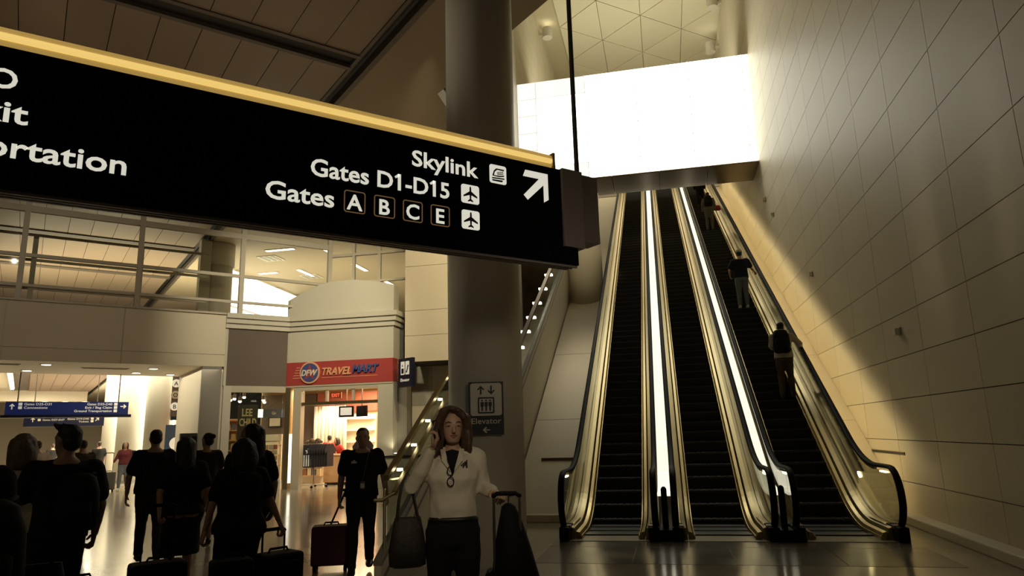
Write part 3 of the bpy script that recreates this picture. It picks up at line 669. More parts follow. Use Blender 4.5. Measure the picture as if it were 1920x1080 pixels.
def st_(name, s, x, z, cap, wd, al='l', off=0.016): return text(name, s, m_letter, SG, x, fy, z - Z0, cap, wd, al, off, 0.004)
st_('lettering', 'Skylink', -1.085, 3.772, 0.143, 0.635, 'r')
st_('lettering', 'Gates D1-D15', -1.373, 3.532, 0.143, 1.19, 'r')
st_('lettering', 'Gates', -2.374, 3.296, 0.143, 0.515, 'r')
st_('lettering', 'O', -4.42, 3.745, 0.135, 0.15, 'r'); st_('lettering', 'Exit', -4.343, 3.527, 0.143, 0.37, 'r')
st_('lettering', 'Transportation', -3.784, 3.30, 0.143, 1.43, 'r')
for ch, x0, x1 in (('A', -2.297, -2.122), ('B', -2.050, -1.870), ('C', -1.801, -1.624), ('E', -1.550, -1.371)):
    z0, z1 = 3.277 - Z0, 3.458 - Z0
    frame_ring('gate_box', rrect(x0, x1, z0, z1, 0.022), rrect(x0 + 0.008, x1 - 0.008, z0 + 0.008, z1 - 0.008, 0.016), m_boxout, SG, fy, 0.004)
    text('lettering', ch, m_letter, SG, (x0 + x1) / 2, fy, z0 + 0.026, 0.13, None, 'c', 0.016, 0.004)
def icon(x0, x1, z0, z1): return flat('pictogram_plate', rrect(x0, x1, z0 - Z0, z1 - Z0, 0.022), m_letter, SG, fy, 0.004)
def plane_icon(parent, cx, cz, s, m, y):
    p = [(0, 1.0), (0.10, 0.85), (0.12, 0.35), (0.95, -0.22), (0.95, -0.42), (0.12, -0.12), (0.09, -0.62), (0.36, -0.84), (0.36, -0.98), (0, -0.88)]
    pts = p + [(-x, z) for x, z in reversed(p[1:-1])]
    return flat('aircraft_mark', [(cx + x * s, cz + z * s) for x, z in pts], m, parent, y, 0.003)
for x0, x1, z0, z1 in ((-1.257, -1.079, 3.522, 3.692), (-1.255, -1.079, 3.288, 3.459)):
    icon(x0, x1, z0, z1); plane_icon(SG, (x0 + x1) / 2, (z0 + z1) / 2 - Z0, 0.072, m_printk, fy - 0.004)
icon(-0.966, -0.790, 3.756, 3.931)
tx, tz_ = -0.878, 3.843 - Z0
for pts in ([(-0.062, -0.02), (-0.045, 0.03), (-0.02, 0.055), (0.062, 0.055), (0.062, 0.042), (-0.012, 0.042), (-0.035, 0.02), (-0.045, -0.012), (0.01, -0.012), (0.062, 0.0), (0.062, -0.012), (0.01, -0.024)],
            [(-0.065, -0.035), (0.065, -0.028), (0.065, -0.04), (-0.065, -0.047)], [(-0.065, -0.055), (0.05, -0.05), (0.04, -0.068), (-0.06, -0.068)],
            [(-0.005, -0.008), (0.055, 0.008), (0.055, 0.014), (-0.008, -0.002)], [(-0.01, 0.003), (0.055, 0.02), (0.055, 0.026), (-0.012, 0.009)], [(-0.012, 0.014), (0.055, 0.032), (0.055, 0.037), (-0.012, 0.02)]):
    flat('train_mark', [(tx + a, tz_ + b) for a, b in pts], m_printk, SG, fy - 0.004)
ax, az = -0.462, 3.81 - Z0; q = 0.137
flat('arrow', [(ax - 0.117, az + q), (ax + q, az + q), (ax + q, az - 0.117), (ax + 0.085, az - 0.150), (ax + 0.085, az + 0.02), (ax - 0.098, az - 0.152), (ax - 0.142, az - 0.110), (ax + 0.036, az + 0.073), (ax - 0.144, az + 0.073)], m_letter, SG, fy, 0.004)
# ------------------------------------------------------------------ elevator sign on the column
ce_ = thing('elevator_sign', 'black and white elevator sign fixed to the round column behind the phone woman', 'sign', (-2.02, 7.825, 1.55), rad(14.7))
MB().box(-0.20, 0.20, -0.01, 0.03, 0, 0.60).build('sign_plate', m_printk, ce_)
flat('white_field', rrect(-0.18, 0.18, 0.215, 0.585, 0.03), m_printw, ce_, -0.011)
yy = -0.0145
for sx, up in ((-0.06, 1), (0.06, -1)):
    a = [(0, 0.052), (0.043, 0.006), (0.030, -0.002), (0.009, 0.02), (0.009, -0.05), (-0.009, -0.05), (-0.009, 0.02), (-0.030, -0.002), (-0.043, 0.006)]
    flat('arrow_mark', [(sx + x, 0.505 + z * up) for x, z in a], m_printk, ce_, yy)
frame_ring('car_mark', rrect(-0.095, 0.095, 0.24, 0.425, 0.015), rrect(-0.078, 0.078, 0.257, 0.408, 0.008), m_printk, ce_, yy, 0.003)
for k in range(3):
    cx = -0.046 + 0.046 * k
    flat('figure_mark', [(cx + 0.011 * math.cos(rad(a)), 0.386 + 0.011 * math.sin(rad(a))) for a in range(0, 360, 40)], m_printk, ce_, yy)
    flat('figure_mark', [(cx - 0.019, 0.37), (cx - 0.019, 0.32), (cx - 0.010, 0.32), (cx - 0.009, 0.268), (cx - 0.001, 0.268), (cx, 0.31), (cx + 0.001, 0.268), (cx + 0.009, 0.268), (cx + 0.010, 0.32), (cx + 0.019, 0.32), (cx + 0.019, 0.37)], m_printk, ce_, yy)
text('lettering', 'Elevator', m_printw, ce_, 0, -0.011, 0.125, 0.066, 0.34, 'c', 0.006)
flat('arrow_mark', [(-0.045, 0.055), (-0.005, 0.092), (0.007, 0.08), (-0.014, 0.061), (0.04, 0.061), (0.04, 0.049), (-0.014, 0.049), (0.007, 0.03), (-0.005, 0.018)], m_printw, ce_, -0.011)
# ------------------------------------------------------------------ the shop
SHX0, SHX1, SHY = -12.33, -8.52, 21.1
sh = thing('shop', 'travel shop front with red fascia, grey parapet and lit interior', 'shop', (SHX0, SHY, 0))
def sb(name, x0, x1, y0, y1, z0, z1, m, parent=None, bevel=0): return MB().box(x0 - SHX0, x1 - SHX0, y0 - SHY, y1 - SHY, z0, z1).build(name, m, parent or sh, bevel=bevel)
UC = 7.02
def su(name, u0, u1, z0, z1, m, a0=0.0, a1=0.3):  # piece on the slanting left face; a = away from the viewer
    o = Vector((SHX0, SHY, 0)); mb = MB().hexa([uv(u0, VB + a0, z0) - o, uv(u1, VB + a0, z0) - o, uv(u1, VB + a1, z0) - o, uv(u0, VB + a1, z0) - o, uv(u0, VB + a0, z1) - o, uv(u1, VB + a0, z1) - o, uv(u1, VB + a1, z1) - o, uv(u0, VB + a1, z1) - o])
    return mb.build(name, m, sh)
sb('upper_wall', SHX0, SHX1, SHY, SHY + 0.5, 4.08, 5.14, m_grey); sb('return_wall', SHX1 - 0.3, SHX1, SHY + 0.5, 24.3, 3.3, 5.14, m_grey)
for k, (z0, z1, d) in enumerate(((5.14, 5.30, 0.06), (5.30, 5.46, 0.12), (5.46, 5.62, 0.18))):
    sb('cornice', SHX0 - 0.05, SHX1 + d, SHY - d, SHY + 0.7, z0, z1, m_grey)
    su('cornice', 5.02, UC + 0.05, z0, z1, m_grey, -d, 0.5)
ap = [(-12.35, 5.62), (SHX1, 5.62), (SHX1, 6.5), (-9.2, 6.68), (-10, 6.78), (-10.8, 6.77), (-11.2, 6.68), (-11.7, 6.5), (-12.2, 6.28), (-12.35, 6.2)]
MB().prism([(x - SHX0, 0.0, z) for x, z in ap], (0, 0.45, 0)).build('parapet', m_grey, sh)
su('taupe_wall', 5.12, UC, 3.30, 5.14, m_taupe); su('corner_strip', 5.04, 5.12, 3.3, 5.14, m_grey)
sb('red_fascia', SHX0, SHX1, SHY - 0.03, SHY + 0.4, 3.32, 4.08, m_red)
sb('fascia_soffit', SHX0, SHX1, SHY - 0.02, SHY + 1.2, 3.26, 3.32, m_frame)
fyy = -0.034
def ring_pts(cx, cz, r, n=28): return [(cx + r * math.cos(2 * math.pi * k / n), cz + r * math.sin(2 * math.pi * k / n)) for k in range(n)]
bx, bz = -11.42 - SHX0, 3.72
flat('badge', ring_pts(bx, bz, 0.36), m_orange, sh, fyy, 0.05); flat('badge_field', ring_pts(bx, bz, 0.31), m_bluep, sh, fyy - 0.05, 0.006)
star = []
for k in range(10): r = 0.29 if k % 2 == 0 else 0.11; a = rad(90 + 36 * k); star.append((bx + r * math.cos(a), bz + r * math.sin(a)))
flat('badge_star', star, m_red, sh, fyy - 0.056, 0.004)
text('lettering', 'DFW', m_printw, sh, bx, fyy - 0.062, bz - 0.10, 0.20, 0.58, 'c', 0.03, 0.02, 0.25)
text('lettering', 'TRAVEL', m_orange, sh, -10.98 - SHX0, fyy, 3.62, 0.25, 1.02, 'l', 0.02, 0.04, 0.25)
text('lettering', 'MART', m_bluep, sh, -9.92 - SHX0, fyy, 3.66, 0.25, 0.93, 'l', 0.035, 0.05, 0.25)
for k in range(5): sb('speed_line', -12.05 + 0.03 * k, -11.80, SHY - 0.04, SHY - 0.03, 3.55 + 0.085 * k, 3.57 + 0.085 * k, m_orange)
sb('underline', -11.0, -9.05, SHY - 0.04, SHY - 0.03, 3.535, 3.55, m_orange)
# frames and glass
su('window_frame', 5.06, 5.30, 0, 3.3, m_grey, -0.02, 0.2); su('window_head', 5.3, 7.0, 3.1, 3.3, m_frame, -0.02, 0.15); su('window_sill', 5.3, 6.95, 0, 0.32, m_grey, 0, 0.2)
su('shop_window', 5.3, 6.95, 0.32, 3.1, g_clear, 0.06, 0.075)
sb('corner_post', -12.30, -12.12, SHY - 0.02, SHY + 0.2, 0, 3.26, m_metal); sb('door_post', -12.02, -11.74, SHY, SHY + 0.25, 0, 3.26, m_frame)
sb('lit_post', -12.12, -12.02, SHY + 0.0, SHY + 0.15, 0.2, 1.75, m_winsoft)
sb('transom', -11.74, -9.04, SHY + 0.03, SHY + 0.2, 2.66, 2.76, m_metal); sb('head', -11.74, -9.04, SHY, SHY + 0.2, 3.14, 3.26, m_frame)
for x in (-10.85, -9.92): sb('transom_mullion', x - 0.035, x + 0.035, SHY + 0.03, SHY + 0.15, 2.76, 3.14, m_frame)
for x0, x1 in ((-11.7, -10.9), (-10.8, -9.97), (-9.87, -9.06)): sb('transom_pane', x0, x1, SHY + 0.08, SHY + 0.09, 2.76, 3.14, g_clear)
sb('pilaster', -9.04, SHX1, SHY, SHY + 0.7, 0.0, 3.26, m_grey); sb('pier_return', SHX1, -8.2, SHY + 0.4, SHY + 0.8, 0, 3.9, m_greyd)
# interior shell
sb('interior_wall', -16.5, -8.5, 26.4, 26.6, 0, 3.6, mat('shop_cream', (0.62, 0.45, 0.26), 0.6)); sb('interior_wall', -8.75, -8.65, 21.8, 26.4, 0, 3.6, mat('shop_red_wall', (0.42, 0.12, 0.08), 0.6)); sb('side_wall', -8.64, -8.52, 21.8, 22.75, 0, 3.9, m_greyd); sb('dark_wall_bay', -16.4, -13.95, 26.3, 26.4, 0, 3.4, m_taupe); sb('red_bay', -13.9, -11.3, 26.3, 26.4, 2.62, 3.4, MATS['shop_red_wall'])
su('interior_wall', 5.1, 5.24, 0.0, 3.6, mat('shop_cream', (0, 0, 0)), 0.2, 4.2)
slab('ceiling', [uv(5.1, VB + 0.2), Vector((-12.2, 21.25, 0)), Vector((-8.7, 21.25, 0)), Vector((-8.7, 26.5, 0)), Vector((-16.5, 26.5, 0))], 3.5, 3.6, mat('shop_ceiling', (0.5, 0.42, 0.32), 0.7))
# interior fittings
def simple(name, label, cat, loc, boxes, rz=0.0, group=None):
    t = thing(name, label, cat, loc, rz, group)
    for nm, b, m in boxes: MB().box(*b).build(nm, m, t, bevel=0.006 if min(b[1] - b[0], b[3] - b[2], b[5] - b[4]) > 0.03 else 0)
    return t
m_curt = mat('white_drape', (0.85, 0.80, 0.66), 0.7); m_tee = mat('black_cotton', (0.018, 0.016, 0.022), 0.85); m_rackm = mat('rack_metal', (0.3, 0.27, 0.22), 0.4, 0.8)
t = thing('drape', 'tall white lit drape hanging at the back of the shop', 'curtain', (-13.1, 25.9, 0.75))
for k in range(9): MB().cyl((-0.62 + 0.155 * k, 0.03 * (k % 2), 0), 0.085, 2.1, seg=12).build('fold', m_curt, t, smooth=True)
spot('drape_spot', (-13.0, 24.9, 3.4), (-13.1, 25.9, 1.6), 130, (1, 0.9, 0.62), 70, 0.5, 0.1)
t = simple('display_shelf', 'pale lit wall shelf unit at the back right of the shop', 'shelf', (-11.95, 26.0, 0), [('back_panel', (-0.65, 0.65, 0.2, 0.28, 0, 2.5), m_curt)] + [('shelf', (-0.65, 0.65, -0.1, 0.2, 0.5 + 0.45 * k, 0.53 + 0.45 * k), m_curt) for k in range(5)])
simple('sales_counter', 'wooden sales counter with dark front panel inside the shop', 'counter', (-11.0, 23.3, 0), [('body', (-0.85, 0.8, -0.3, 0.3, 0.08, 0.98), m_oak), ('plinth', (-0.8, 0.75, -0.26, 0.28, 0, 0.08), m_dark), ('worktop', (-0.9, 0.85, -0.35, 0.35, 0.98, 1.03), m_oak), ('front_display', (-0.2, 0.6, -0.315, -0.3, 0.15, 0.93), m_taupe)])
for k in range(6):
    o = simple('snack_box', 'small packet on the dark front rack of the shop counter', 'packet', (-11.12 + 0.12 * k, 22.975, 0.55 + 0.14 * (k % 2)), [('packet', (-0.05, 0.05, -0.008, 0.008, 0, 0.11), mat('packet%d' % (k % 3), ((0.35, 0.2, 0.1), (0.3, 0.28, 0.2), (0.25, 0.05, 0.05))[k % 3], 0.5))], group='packets on the counter rack')
m_screen = mat('tv_picture', (0.6, 0.6, 0.55), 0.3, emit=0.55, ecol=(0.9, 0.9, 0.75))
for n, (x, rz_, lab) in enumerate(((-10.85, 0.12, 'black monitor with lit picture hanging in the shop doorway'), (-10.3, -0.5, 'black monitor turned aside, hanging right of the lit one'))):
    t = thing('hanging_monitor', lab, 'monitor', (x, 22.6, 2.46), rz_)
    MB().box(-0.26, 0.26, 0, 0.10, -0.17, 0.2).build('case', m_rubber, t, bevel=0.01)
    if n == 0: MB().box(-0.2, 0.2, -0.006, 0.0, -0.11, 0.15).build('screen', m_screen, t)
    else: MB().box(-0.2, 0.2, -0.006, 0.0, -0.11, 0.15).build('screen', m_rubber, t)
    MB().tube([(0, 0.05, 0.2), (0, 0.05, 1.03)], 0.02, 8).build('hanger', m_rackm, t)
# garment rack with shirts
GX, GY = -11.55, 21.75
t = thing('garment_rack', 'wheeled four-way garment rack in the shop doorway under a pile of caps', 'clothes rack', (GX, GY, 0))
MB().tube([(0, 0, 0.1), (0, 0, 1.42)], 0.02, 8).build('pole', m_rackm, t)
for a in range(4):
    c, s_ = math.cos(rad(90 * a + 20)), math.sin(rad(90 * a + 20))
    MB().tube([(0, 0, 0.1), (0.42 * c, 0.42 * s_, 0.1)], 0.016, 6).build('foot', m_rackm, t); MB().ball((0.42 * c, 0.42 * s_, 0.045), 0.045, seg=10).build('wheel', m_rubber, t)
MB().tube([(-0.42, 0, 1.40), (0.42, 0, 1.40)], 0.014, 6).build('arm', m_rackm, t); MB().cyl((0, 0, 1.42), 0.2, 0.02).build('tray', m_rackm, t)
def tee_mesh():
    pts = [(-0.17, 0), (0.17, 0), (0.18, 0.42), (0.27, 0.36), (0.30, 0.48), (0.17, 0.62), (0.07, 0.64), (0, 0.615), (-0.07, 0.64), (-0.17, 0.62), (-0.30, 0.48), (-0.27, 0.36), (-0.18, 0.42)]
    b = MB(); b.prism([(x * 1.15, -0.02, z * 1.15) for x, z in pts], (0, 0.04, 0)); return b.mesh('tee')
tm = tee_mesh(); tm.materials.append(m_tee)
ps = link('tee_shirt', tm); ps.location = (GX - 0.06, GY - 0.3, 0.66); ps.rotation_euler = (0, 0, 0.12)
tag(ps, 'black tee shirt with white star and stripes facing out of the shop doorway', 'shirt')
st2 = []
for k in range(10): r = 0.10 if k % 2 == 0 else 0.042; a = rad(90 + 36 * k); st2.append((0.0 + r * math.cos(a), 0.52 + r * math.sin(a)))
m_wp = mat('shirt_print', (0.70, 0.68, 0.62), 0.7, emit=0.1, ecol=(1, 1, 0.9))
flat('star_print', st2, m_wp, ps, -0.026)
for k in range(4): flat('stripe_print', [(-0.14 + 0.075 * k, 0.04), (-0.105 + 0.075 * k, 0.04), (-0.105 + 0.075 * k, 0.40), (-0.14 + 0.075 * k, 0.40)], m_wp, ps, -0.026)
for k in range(7):
    o = link('tee_shirt', tm); o.location = (GX + 0.16 + 0.05 * k, GY - 0.22 + 0.07 * k, 0.67); o.rotation_euler = (0, 0, 1.25 + 0.04 * k)
    tag(o, 'plain black tee shirt hanging edge-on in the rack behind the star shirt', 'shirt', 'plain shirts on the garment rack')
for k in range(5):
    t = thing('cap', 'dark cap lying in the pile on top of the garment rack', 'cap', (GX - 0.22 + 0.11 * k, GY - 0.05 + 0.06 * (k % 2), 1.44 + 0.05 * (k % 2)), 0.7 * k, 'caps on the garment rack')
    MB().ell([(0, 0, 0, 0.09, 0.1), (0, 0, 0.05, 0.085, 0.095), (0, 0, 0.09, 0.05, 0.055), (0, 0, 0.105, 0.01, 0.01)], 12).build('crown', mat('cap_brown', (0.10, 0.06, 0.035), 0.8), t, smooth=True)
    MB().ell([(0, 0.09, 0.0, 0.07, 0.08), (0, 0.09, 0.012, 0.07, 0.08)], 12).build('peak', mat('cap_brown', (0, 0, 0)), t)
for k in range(6):
    o = link('tee_shirt', tm); o.location = (-9.95 - 0.01 * k, 21.9 + 0.09 * k, 0.75); o.rotation_euler = (0, 0, 1.1); 
    tag(o, 'dark shirt hanging on the right wall of the shop', 'shirt', 'dark shirts on the shop wall')
# magazine shelves behind the left window
for n in range(1):
    o_ = uv(5.56, VB + 1.0); t = thing('magazine_rack', 'tall wooden rack of books behind the left shop window', 'shelf', (o_.x, o_.y, 0), RZ)
    MB().box(-0.3, 0.6, 0.25, 0.3, 0.1, 2.3).build('back', m_oak, t)
    for k in range(7): MB().box(-0.3, 0.6, 0.0, 0.25, 0.3 + 0.32 * k, 0.33 + 0.32 * k).build('shelf', m_oak, t)
    bmsh = [MB().box(0, 0.13, 0, 0.03, 0, 0.2).mesh('book') for _ in range(4)]
    for q, c in enumerate(((0.5, 0.4, 0.22), (0.25, 0.12, 0.06), (0.6, 0.52, 0.36), (0.12, 0.14, 0.2))): bmsh[q].materials.append(mat('book%d' % q, c, 0.5))
    Mx = Matrix.Translation((o_.x, o_.y, 0)) @ Matrix.Rotation(RZ, 4, 'Z')
    for k in range(6):
        for j in range(5):
            o = link('book', bmsh[random.randrange(4)]); o.matrix_world = Mx @ Matrix.Translation((-0.27 + 0.165 * j, 0.08, 0.332 + 0.32 * k))
            tag(o, 'paperback facing out on the wooden rack behind the left shop window', 'book', 'paperbacks in the window rack')
o_ = uv(5.93, VB + 0.3); t = thing('author_poster', 'dark hanging board reading LEE CHILD in the left shop window', 'poster', (o_.x, o_.y, 2.02), RZ)
MB().box(-0.31, 0.31, 0, 0.03, -0.75, 0.70).build('board', mat('poster_dark', (0.035, 0.025, 0.02), 0.5), t)
mp = mat('poster_gold', (0.62, 0.50, 0.28), 0.5)
text('lettering', 'LEE', mp, t, -0.03, -0.004, 0.34, 0.24, 0.32, 'c', 0.02); text('lettering', 'CHILD', mp, t, 0.0, -0.004, 0.03, 0.24, 0.53, 'c', 0.02)
o_ = uv(6.85, VB + 0.8); t = thing('spinner_rack', 'slim rack of small hanging goods behind the left shop window', 'rack', (o_.x, o_.y, 0), RZ)
MB().box(-0.25, 0.25, 0.0, 0.5, 0, 1.55).build('core', m_curt, t)
for k in range(7):
    for j in range(3): MB().box(-0.22 + 0.15 * j, -0.1 + 0.15 * j, -0.03, 0.0, 0.2 + 0.18 * k, 0.34 + 0.18 * k).build('packet', mat('packet%d' % ((k + j) % 3), (0, 0, 0)), t)
MB().box(-0.3, 0.3, -0.05, 0.55, 1.55, 1.75).build('top_box', m_printw, t)
o_ = uv(6.75, VB + 1.6); t = thing('ceiling_sign', 'blue and white lit panel hanging inside the left shop window', 'sign', (o_.x, o_.y, 2.35), RZ)
MB().box(-0.45, 0.0, 0, 0.05, 0, 0.28).build('white_panel', m_winsoft, t); MB().box(0.0, 0.75, 0, 0.05, 0, 0.28).build('blue_panel', mat('slate_blue', (0.05, 0.07, 0.11), 0.5), t)
text('lettering', 'Gr', m_printw, t, 0.3, -0.004, 0.1, 0.1, None, 'l')
for n, (u, a, z) in enumerate(((5.45, 0.7, 2.9), (5.62, 0.9, 2.95), (5.7, 0.5, 2.85), (6.5, 0.7, 2.9), (6.62, 1.0, 2.85), (5.9, 0.8, 3.0))):
    o_ = uv(u, VB + a); t = thing('track_spotlight', 'small bright track spotlight at the top of the left shop window', 'ceiling light', (o_.x, o_.y, z), 0, 'track spotlights in the shop window')
    MB().cyl((0, 0, 0), 0.05, 0.14, seg=12).build('housing', m_bracket, t); MB().ball((0, 0, -0.01), 0.055, seg=10).build('bulb', m_lamp, t)
    MB().tube([(0, 0, 0.14), (0, 0, 3.5 - z)], 0.01, 6).build('stem', m_bracket, t)
# more shop fittings seen through the door and window
simple('display_column', 'wooden display column with red head just inside the shop door, right side', 'shelf', (-9.35, 22.5, 0), [('post', (-0.18, 0.2, 0, 0.3, 0, 2.45), m_oak), ('red_head', (-0.2, 0.22, -0.02, 0.32, 2.45, 3.4), MATS['shop_red_wall'])])
simple('wall_picture', 'small pale framed picture on the dark wall seen through the left shop window', 'picture', (-15.75, 26.28, 2.3), [('frame', (-0.3, 0.3, -0.03, 0, -0.22, 0.22), m_printk), ('sheet', (-0.24, 0.24, -0.04, -0.03, -0.16, 0.16), m_printw)])
for n, (x, y, lab) in enumerate(((-12.9, 24.0, 'low pale gondola of goods in the middle of the shop, left of the drape'), (-15.35, 25.2, 'tall pale gondola of goods behind the left shop window'))):
    t = thing('gondola_shelf', lab, 'shelf', (x, y, 0), 0)
    MB().box(-0.45, 0.45, 0.2, 0.25, 0, 1.3 + 0.5 * n).build('back_panel', m_curt, t)
    for k in range(3 + n):
        MB().box(-0.45, 0.45, -0.12, 0.2, 0.25 + 0.38 * k, 0.28 + 0.38 * k).build('shelf', m_oak, t)
    for k in range(3 + n):
        for j in range(5):
            o = link('goods_box', MB().box(-0.07, 0.07, -0.06, 0.06, 0, 0.2 + 0.03 * (j % 3)).mesh('goods_box'), MATS['book%d' % ((j + k) % 4)] if 'book0' in MATS else m_printw); o.location = (x - 0.36 + 0.18 * j, y, 0.282 + 0.38 * k)
            tag(o, 'packaged good on the ' + lab.split(' of goods')[0], 'box', 'goods on the ' + lab.split(' of goods')[0])
for k in range(5):
    t = thing('shop_downlight', 'round bright downlight in the shop ceiling', 'ceiling light', (-12.4 + 0.75 * k, 22.5 + 0.5 * (k % 2), 3.5), 0, 'downlights in the shop ceiling')
    MB().cyl((0, 0, -0.02), 0.11, 0.02, seg=14).build('trim_ring', m_printw, t); MB().cyl((0, 0, -0.028), 0.08, 0.008, seg=14).build('lens', m_lamp, t)
# exit sign inside
t = thing('exit_sign', 'small glowing red exit sign above the shop doorway', 'sign', (-11.15, 22.4, 2.94))
MB().box(-0.2, 0.2, 0, 0.05, 0, 0.2).build('plate', mat('exit_plate', (0.4, 0.15, 0.1), 0.5), t); text('lettering', 'EXIT', mat('exit_red', (1, 0.1, 0.05), 0.4, emit=1.5, ecol=(1, 0.12, 0.06)), t, 0, -0.004, 0.04, 0.12, 0.3, 'c')
# blade sign at the shop corner
bl = thing('blade_sign', 'navy blade sign reading Elevator at the right corner of the shop', 'sign', (-7.98, 20.75, 3.10), rad(-32))
MB().box(-0.36, 0.36, 0, 0.12, 0, 0.90).build('sign_box', m_navy, bl, bevel=0.01); MB().box(-0.36, -0.33, 0.12, 0.5, 0.3, 0.6).build('wall_arm', m_navy, bl)
for x in (-0.12, 0.12): flat('pictogram_plate', rrect(x - 0.10, x + 0.10, 0.38, 0.80, 0.02), m_white, bl, -0.002)
flat('pictogram', rrect(-0.18, -0.06, 0.42, 0.58, 0.01), m_navy, bl, -0.005); flat('pictogram', [(-0.16, 0.64), (-0.13, 0.72), (-0.10, 0.64)], m_navy, bl, -0.005)
flat('pictogram', [(0.05, 0.44), (0.11, 0.44), (0.17, 0.62), (0.19, 0.62), (0.19, 0.68), (0.14, 0.68), (0.08, 0.50), (0.05, 0.50)], m_navy, bl, -0.005)
text('lettering', 'Elevator', m_white, bl, 0, -0.002, 0.17, 0.10, 0.46, 'c', 0.01)
# low cabinet at the lobby with floor uplights
t = thing('planter_cabinet', 'low pale cabinet with dark top by the elevator lobby', 'cabinet', (-7.85, 20.6, 0))
MB().box(-0.7, 0.6, 0, 0.5, 0, 0.95).build('body', m_grey, t); MB().box(-0.75, 0.65, -0.04, 0.54, 0.95, 1.0).build('top', m_dark, t)
t = thing('table_lamp_uplight', 'small uplight glowing on the low cabinet by the shop pilaster', 'lamp', (-8.3, 20.85, 1.0))
MB().cyl((0, 0, 0), 0.08, 0.06, seg=14).build('base', m_bracket, t); MB().cyl((0, 0, 0.06), 0.06, 0.02, seg=14).build('lens', m_lamp, t)
spot('cabinet_uplight', (-8.35, 20.95, 1.12), (-8.6, 21.12, 1.9), 14, (1, 0.88, 0.58), 110, 0.8, 0.04)
# ------------------------------------------------------------------ the hall beyond the passage
slab('ceiling', [uv(-14, 27.5), uv(12, 27.5), uv(12, 75), uv(-14, 75)], 5.58, 5.62, m_dark)
hc = ubox('ceiling', -1.0, 3.75, 27.6, 74, 5.5, 5.58, m_chtrim, kind='structure')
hp = {}
for r in range(4):
    for k in range(6):
        a, b = 38 + 8 * r, 46 + 8 * r
        if r not in hp: hp[r] = MB().box(-0.61, -0.01, 0.01, 7.98, -0.04, 0).mesh('ceiling_panel'); hp[r].materials.append(m_ceil)
        o = link('ceiling_panel', hp[r], None, hc); o.location = uv(3.72 - 0.62 * k, a, 5.5); o.rotation_euler = (0, 0, RZ)
slab('ceiling', [uv(3.95, 27.5), uv(12, 27.5), uv(12, 75), uv(3.95, 75)], 5.45, 5.56, m_plain); slab('ceiling', [uv(-14, 27.5), uv(-1.0, 27.5), uv(-1.0, 75), uv(-14, 75)], 5.45, 5.56, m_plain)
ubox('wall_back', -14, 12, 74, 74.3, 0, 5.6, mat('far_wall', (0.45, 0.37, 0.26), 0.6), kind='structure')
for n, u in enumerate((-0.9, -1.75)):
    t = thing('strip_light', ('right' if n == 0 else 'left') + ' long strip light in the far hall ceiling above the blue sign', 'ceiling light', uv(u, 50, 5.37))
    q = MB().hexa([uv(-0.09, -7, -0.03), uv(0.09, -7, -0.03), uv(0.09, 7, -0.03), uv(-0.09, 7, -0.03), uv(-0.09, -7, 0.03), uv(0.09, -7, 0.03), uv(0.09, 7, 0.03), uv(-0.09, 7, 0.03)]); q.build('tube', m_lamp, t)
    q = MB().hexa([uv(-0.14, -7.1, 0.03), uv(0.14, -7.1, 0.03), uv(0.14, 7.1, 0.03), uv(-0.14, 7.1, 0.03), uv(-0.14, -7.1, 0.06), uv(0.14, -7.1, 0.06), uv(0.14, 7.1, 0.06), uv(-0.14, 7.1, 0.06)]); q.build('tray', m_printw, t)
ubox('trim_5', -14, 3.6, 60, 61.5, 4.75, 5.5, m_plain, kind='structure')
for k in range(6):
    t = thing('downlight', 'round glowing downlight far down the hall above the blue sign', 'ceiling light', uv(0.4 + 0.62 * k, 60.8 - 0.4 * (k % 2), 4.74), 0, 'far downlights above the blue sign')
    MB().cyl((0, 0, -0.03), 0.26, 0.03, seg=14).build('lens', m_lamp, t); MB().cyl((0, 0, -0.01), 0.32, 0.01, seg=14).build('trim_ring', m_printw, t)
# columns of the far hall
for u, v, r, lab in ((3.35, 38.0, 0.36, 'slim cream column farthest down the hall beside the blue sign'), (3.72, 34.0, 0.52, 'thick cream column in the far hall, right end of the blue sign'), (4.35, 31.2, 0.46, 'sunlit white column in the far hall, nearest the passage wall')):
    column(uv(u, v), r, 5.44, lab, m_grey)
# sunlit openings along the right side of the far hall
fw_ = thing('window_wall', 'row of blazing daylight windows along the right side of the far hall', 'window', uv(6.4, 30, 0))
def wb_(name, u0, u1, v0, v1, z0, z1, m): return MB().hexa([uv(u0, v0, z0), uv(u1, v0, z0), uv(u1, v1, z0), uv(u0, v1, z0), uv(u0, v0, z1), uv(u1, v0, z1), uv(u1, v1, z1), uv(u0, v1, z1)]).build(name, m, fw_)
for k in range(8):
    v0 = 2.2 + 3.2 * k
    wb_('pane', 0.0, 0.06, v0, v0 + 1.9, 0.3, 3.0, m_win); wb_('pane', 0.0, 0.06, v0, v0 + 1.9, 3.15, 5.0, m_winsoft)
    wb_('pier', -0.25, 0.1, v0 + 1.9, v0 + 3.2, 0, 5.4, m_plain); wb_('transom', -0.03, 0.08, v0, v0 + 1.9, 3.0, 3.15, m_frame)
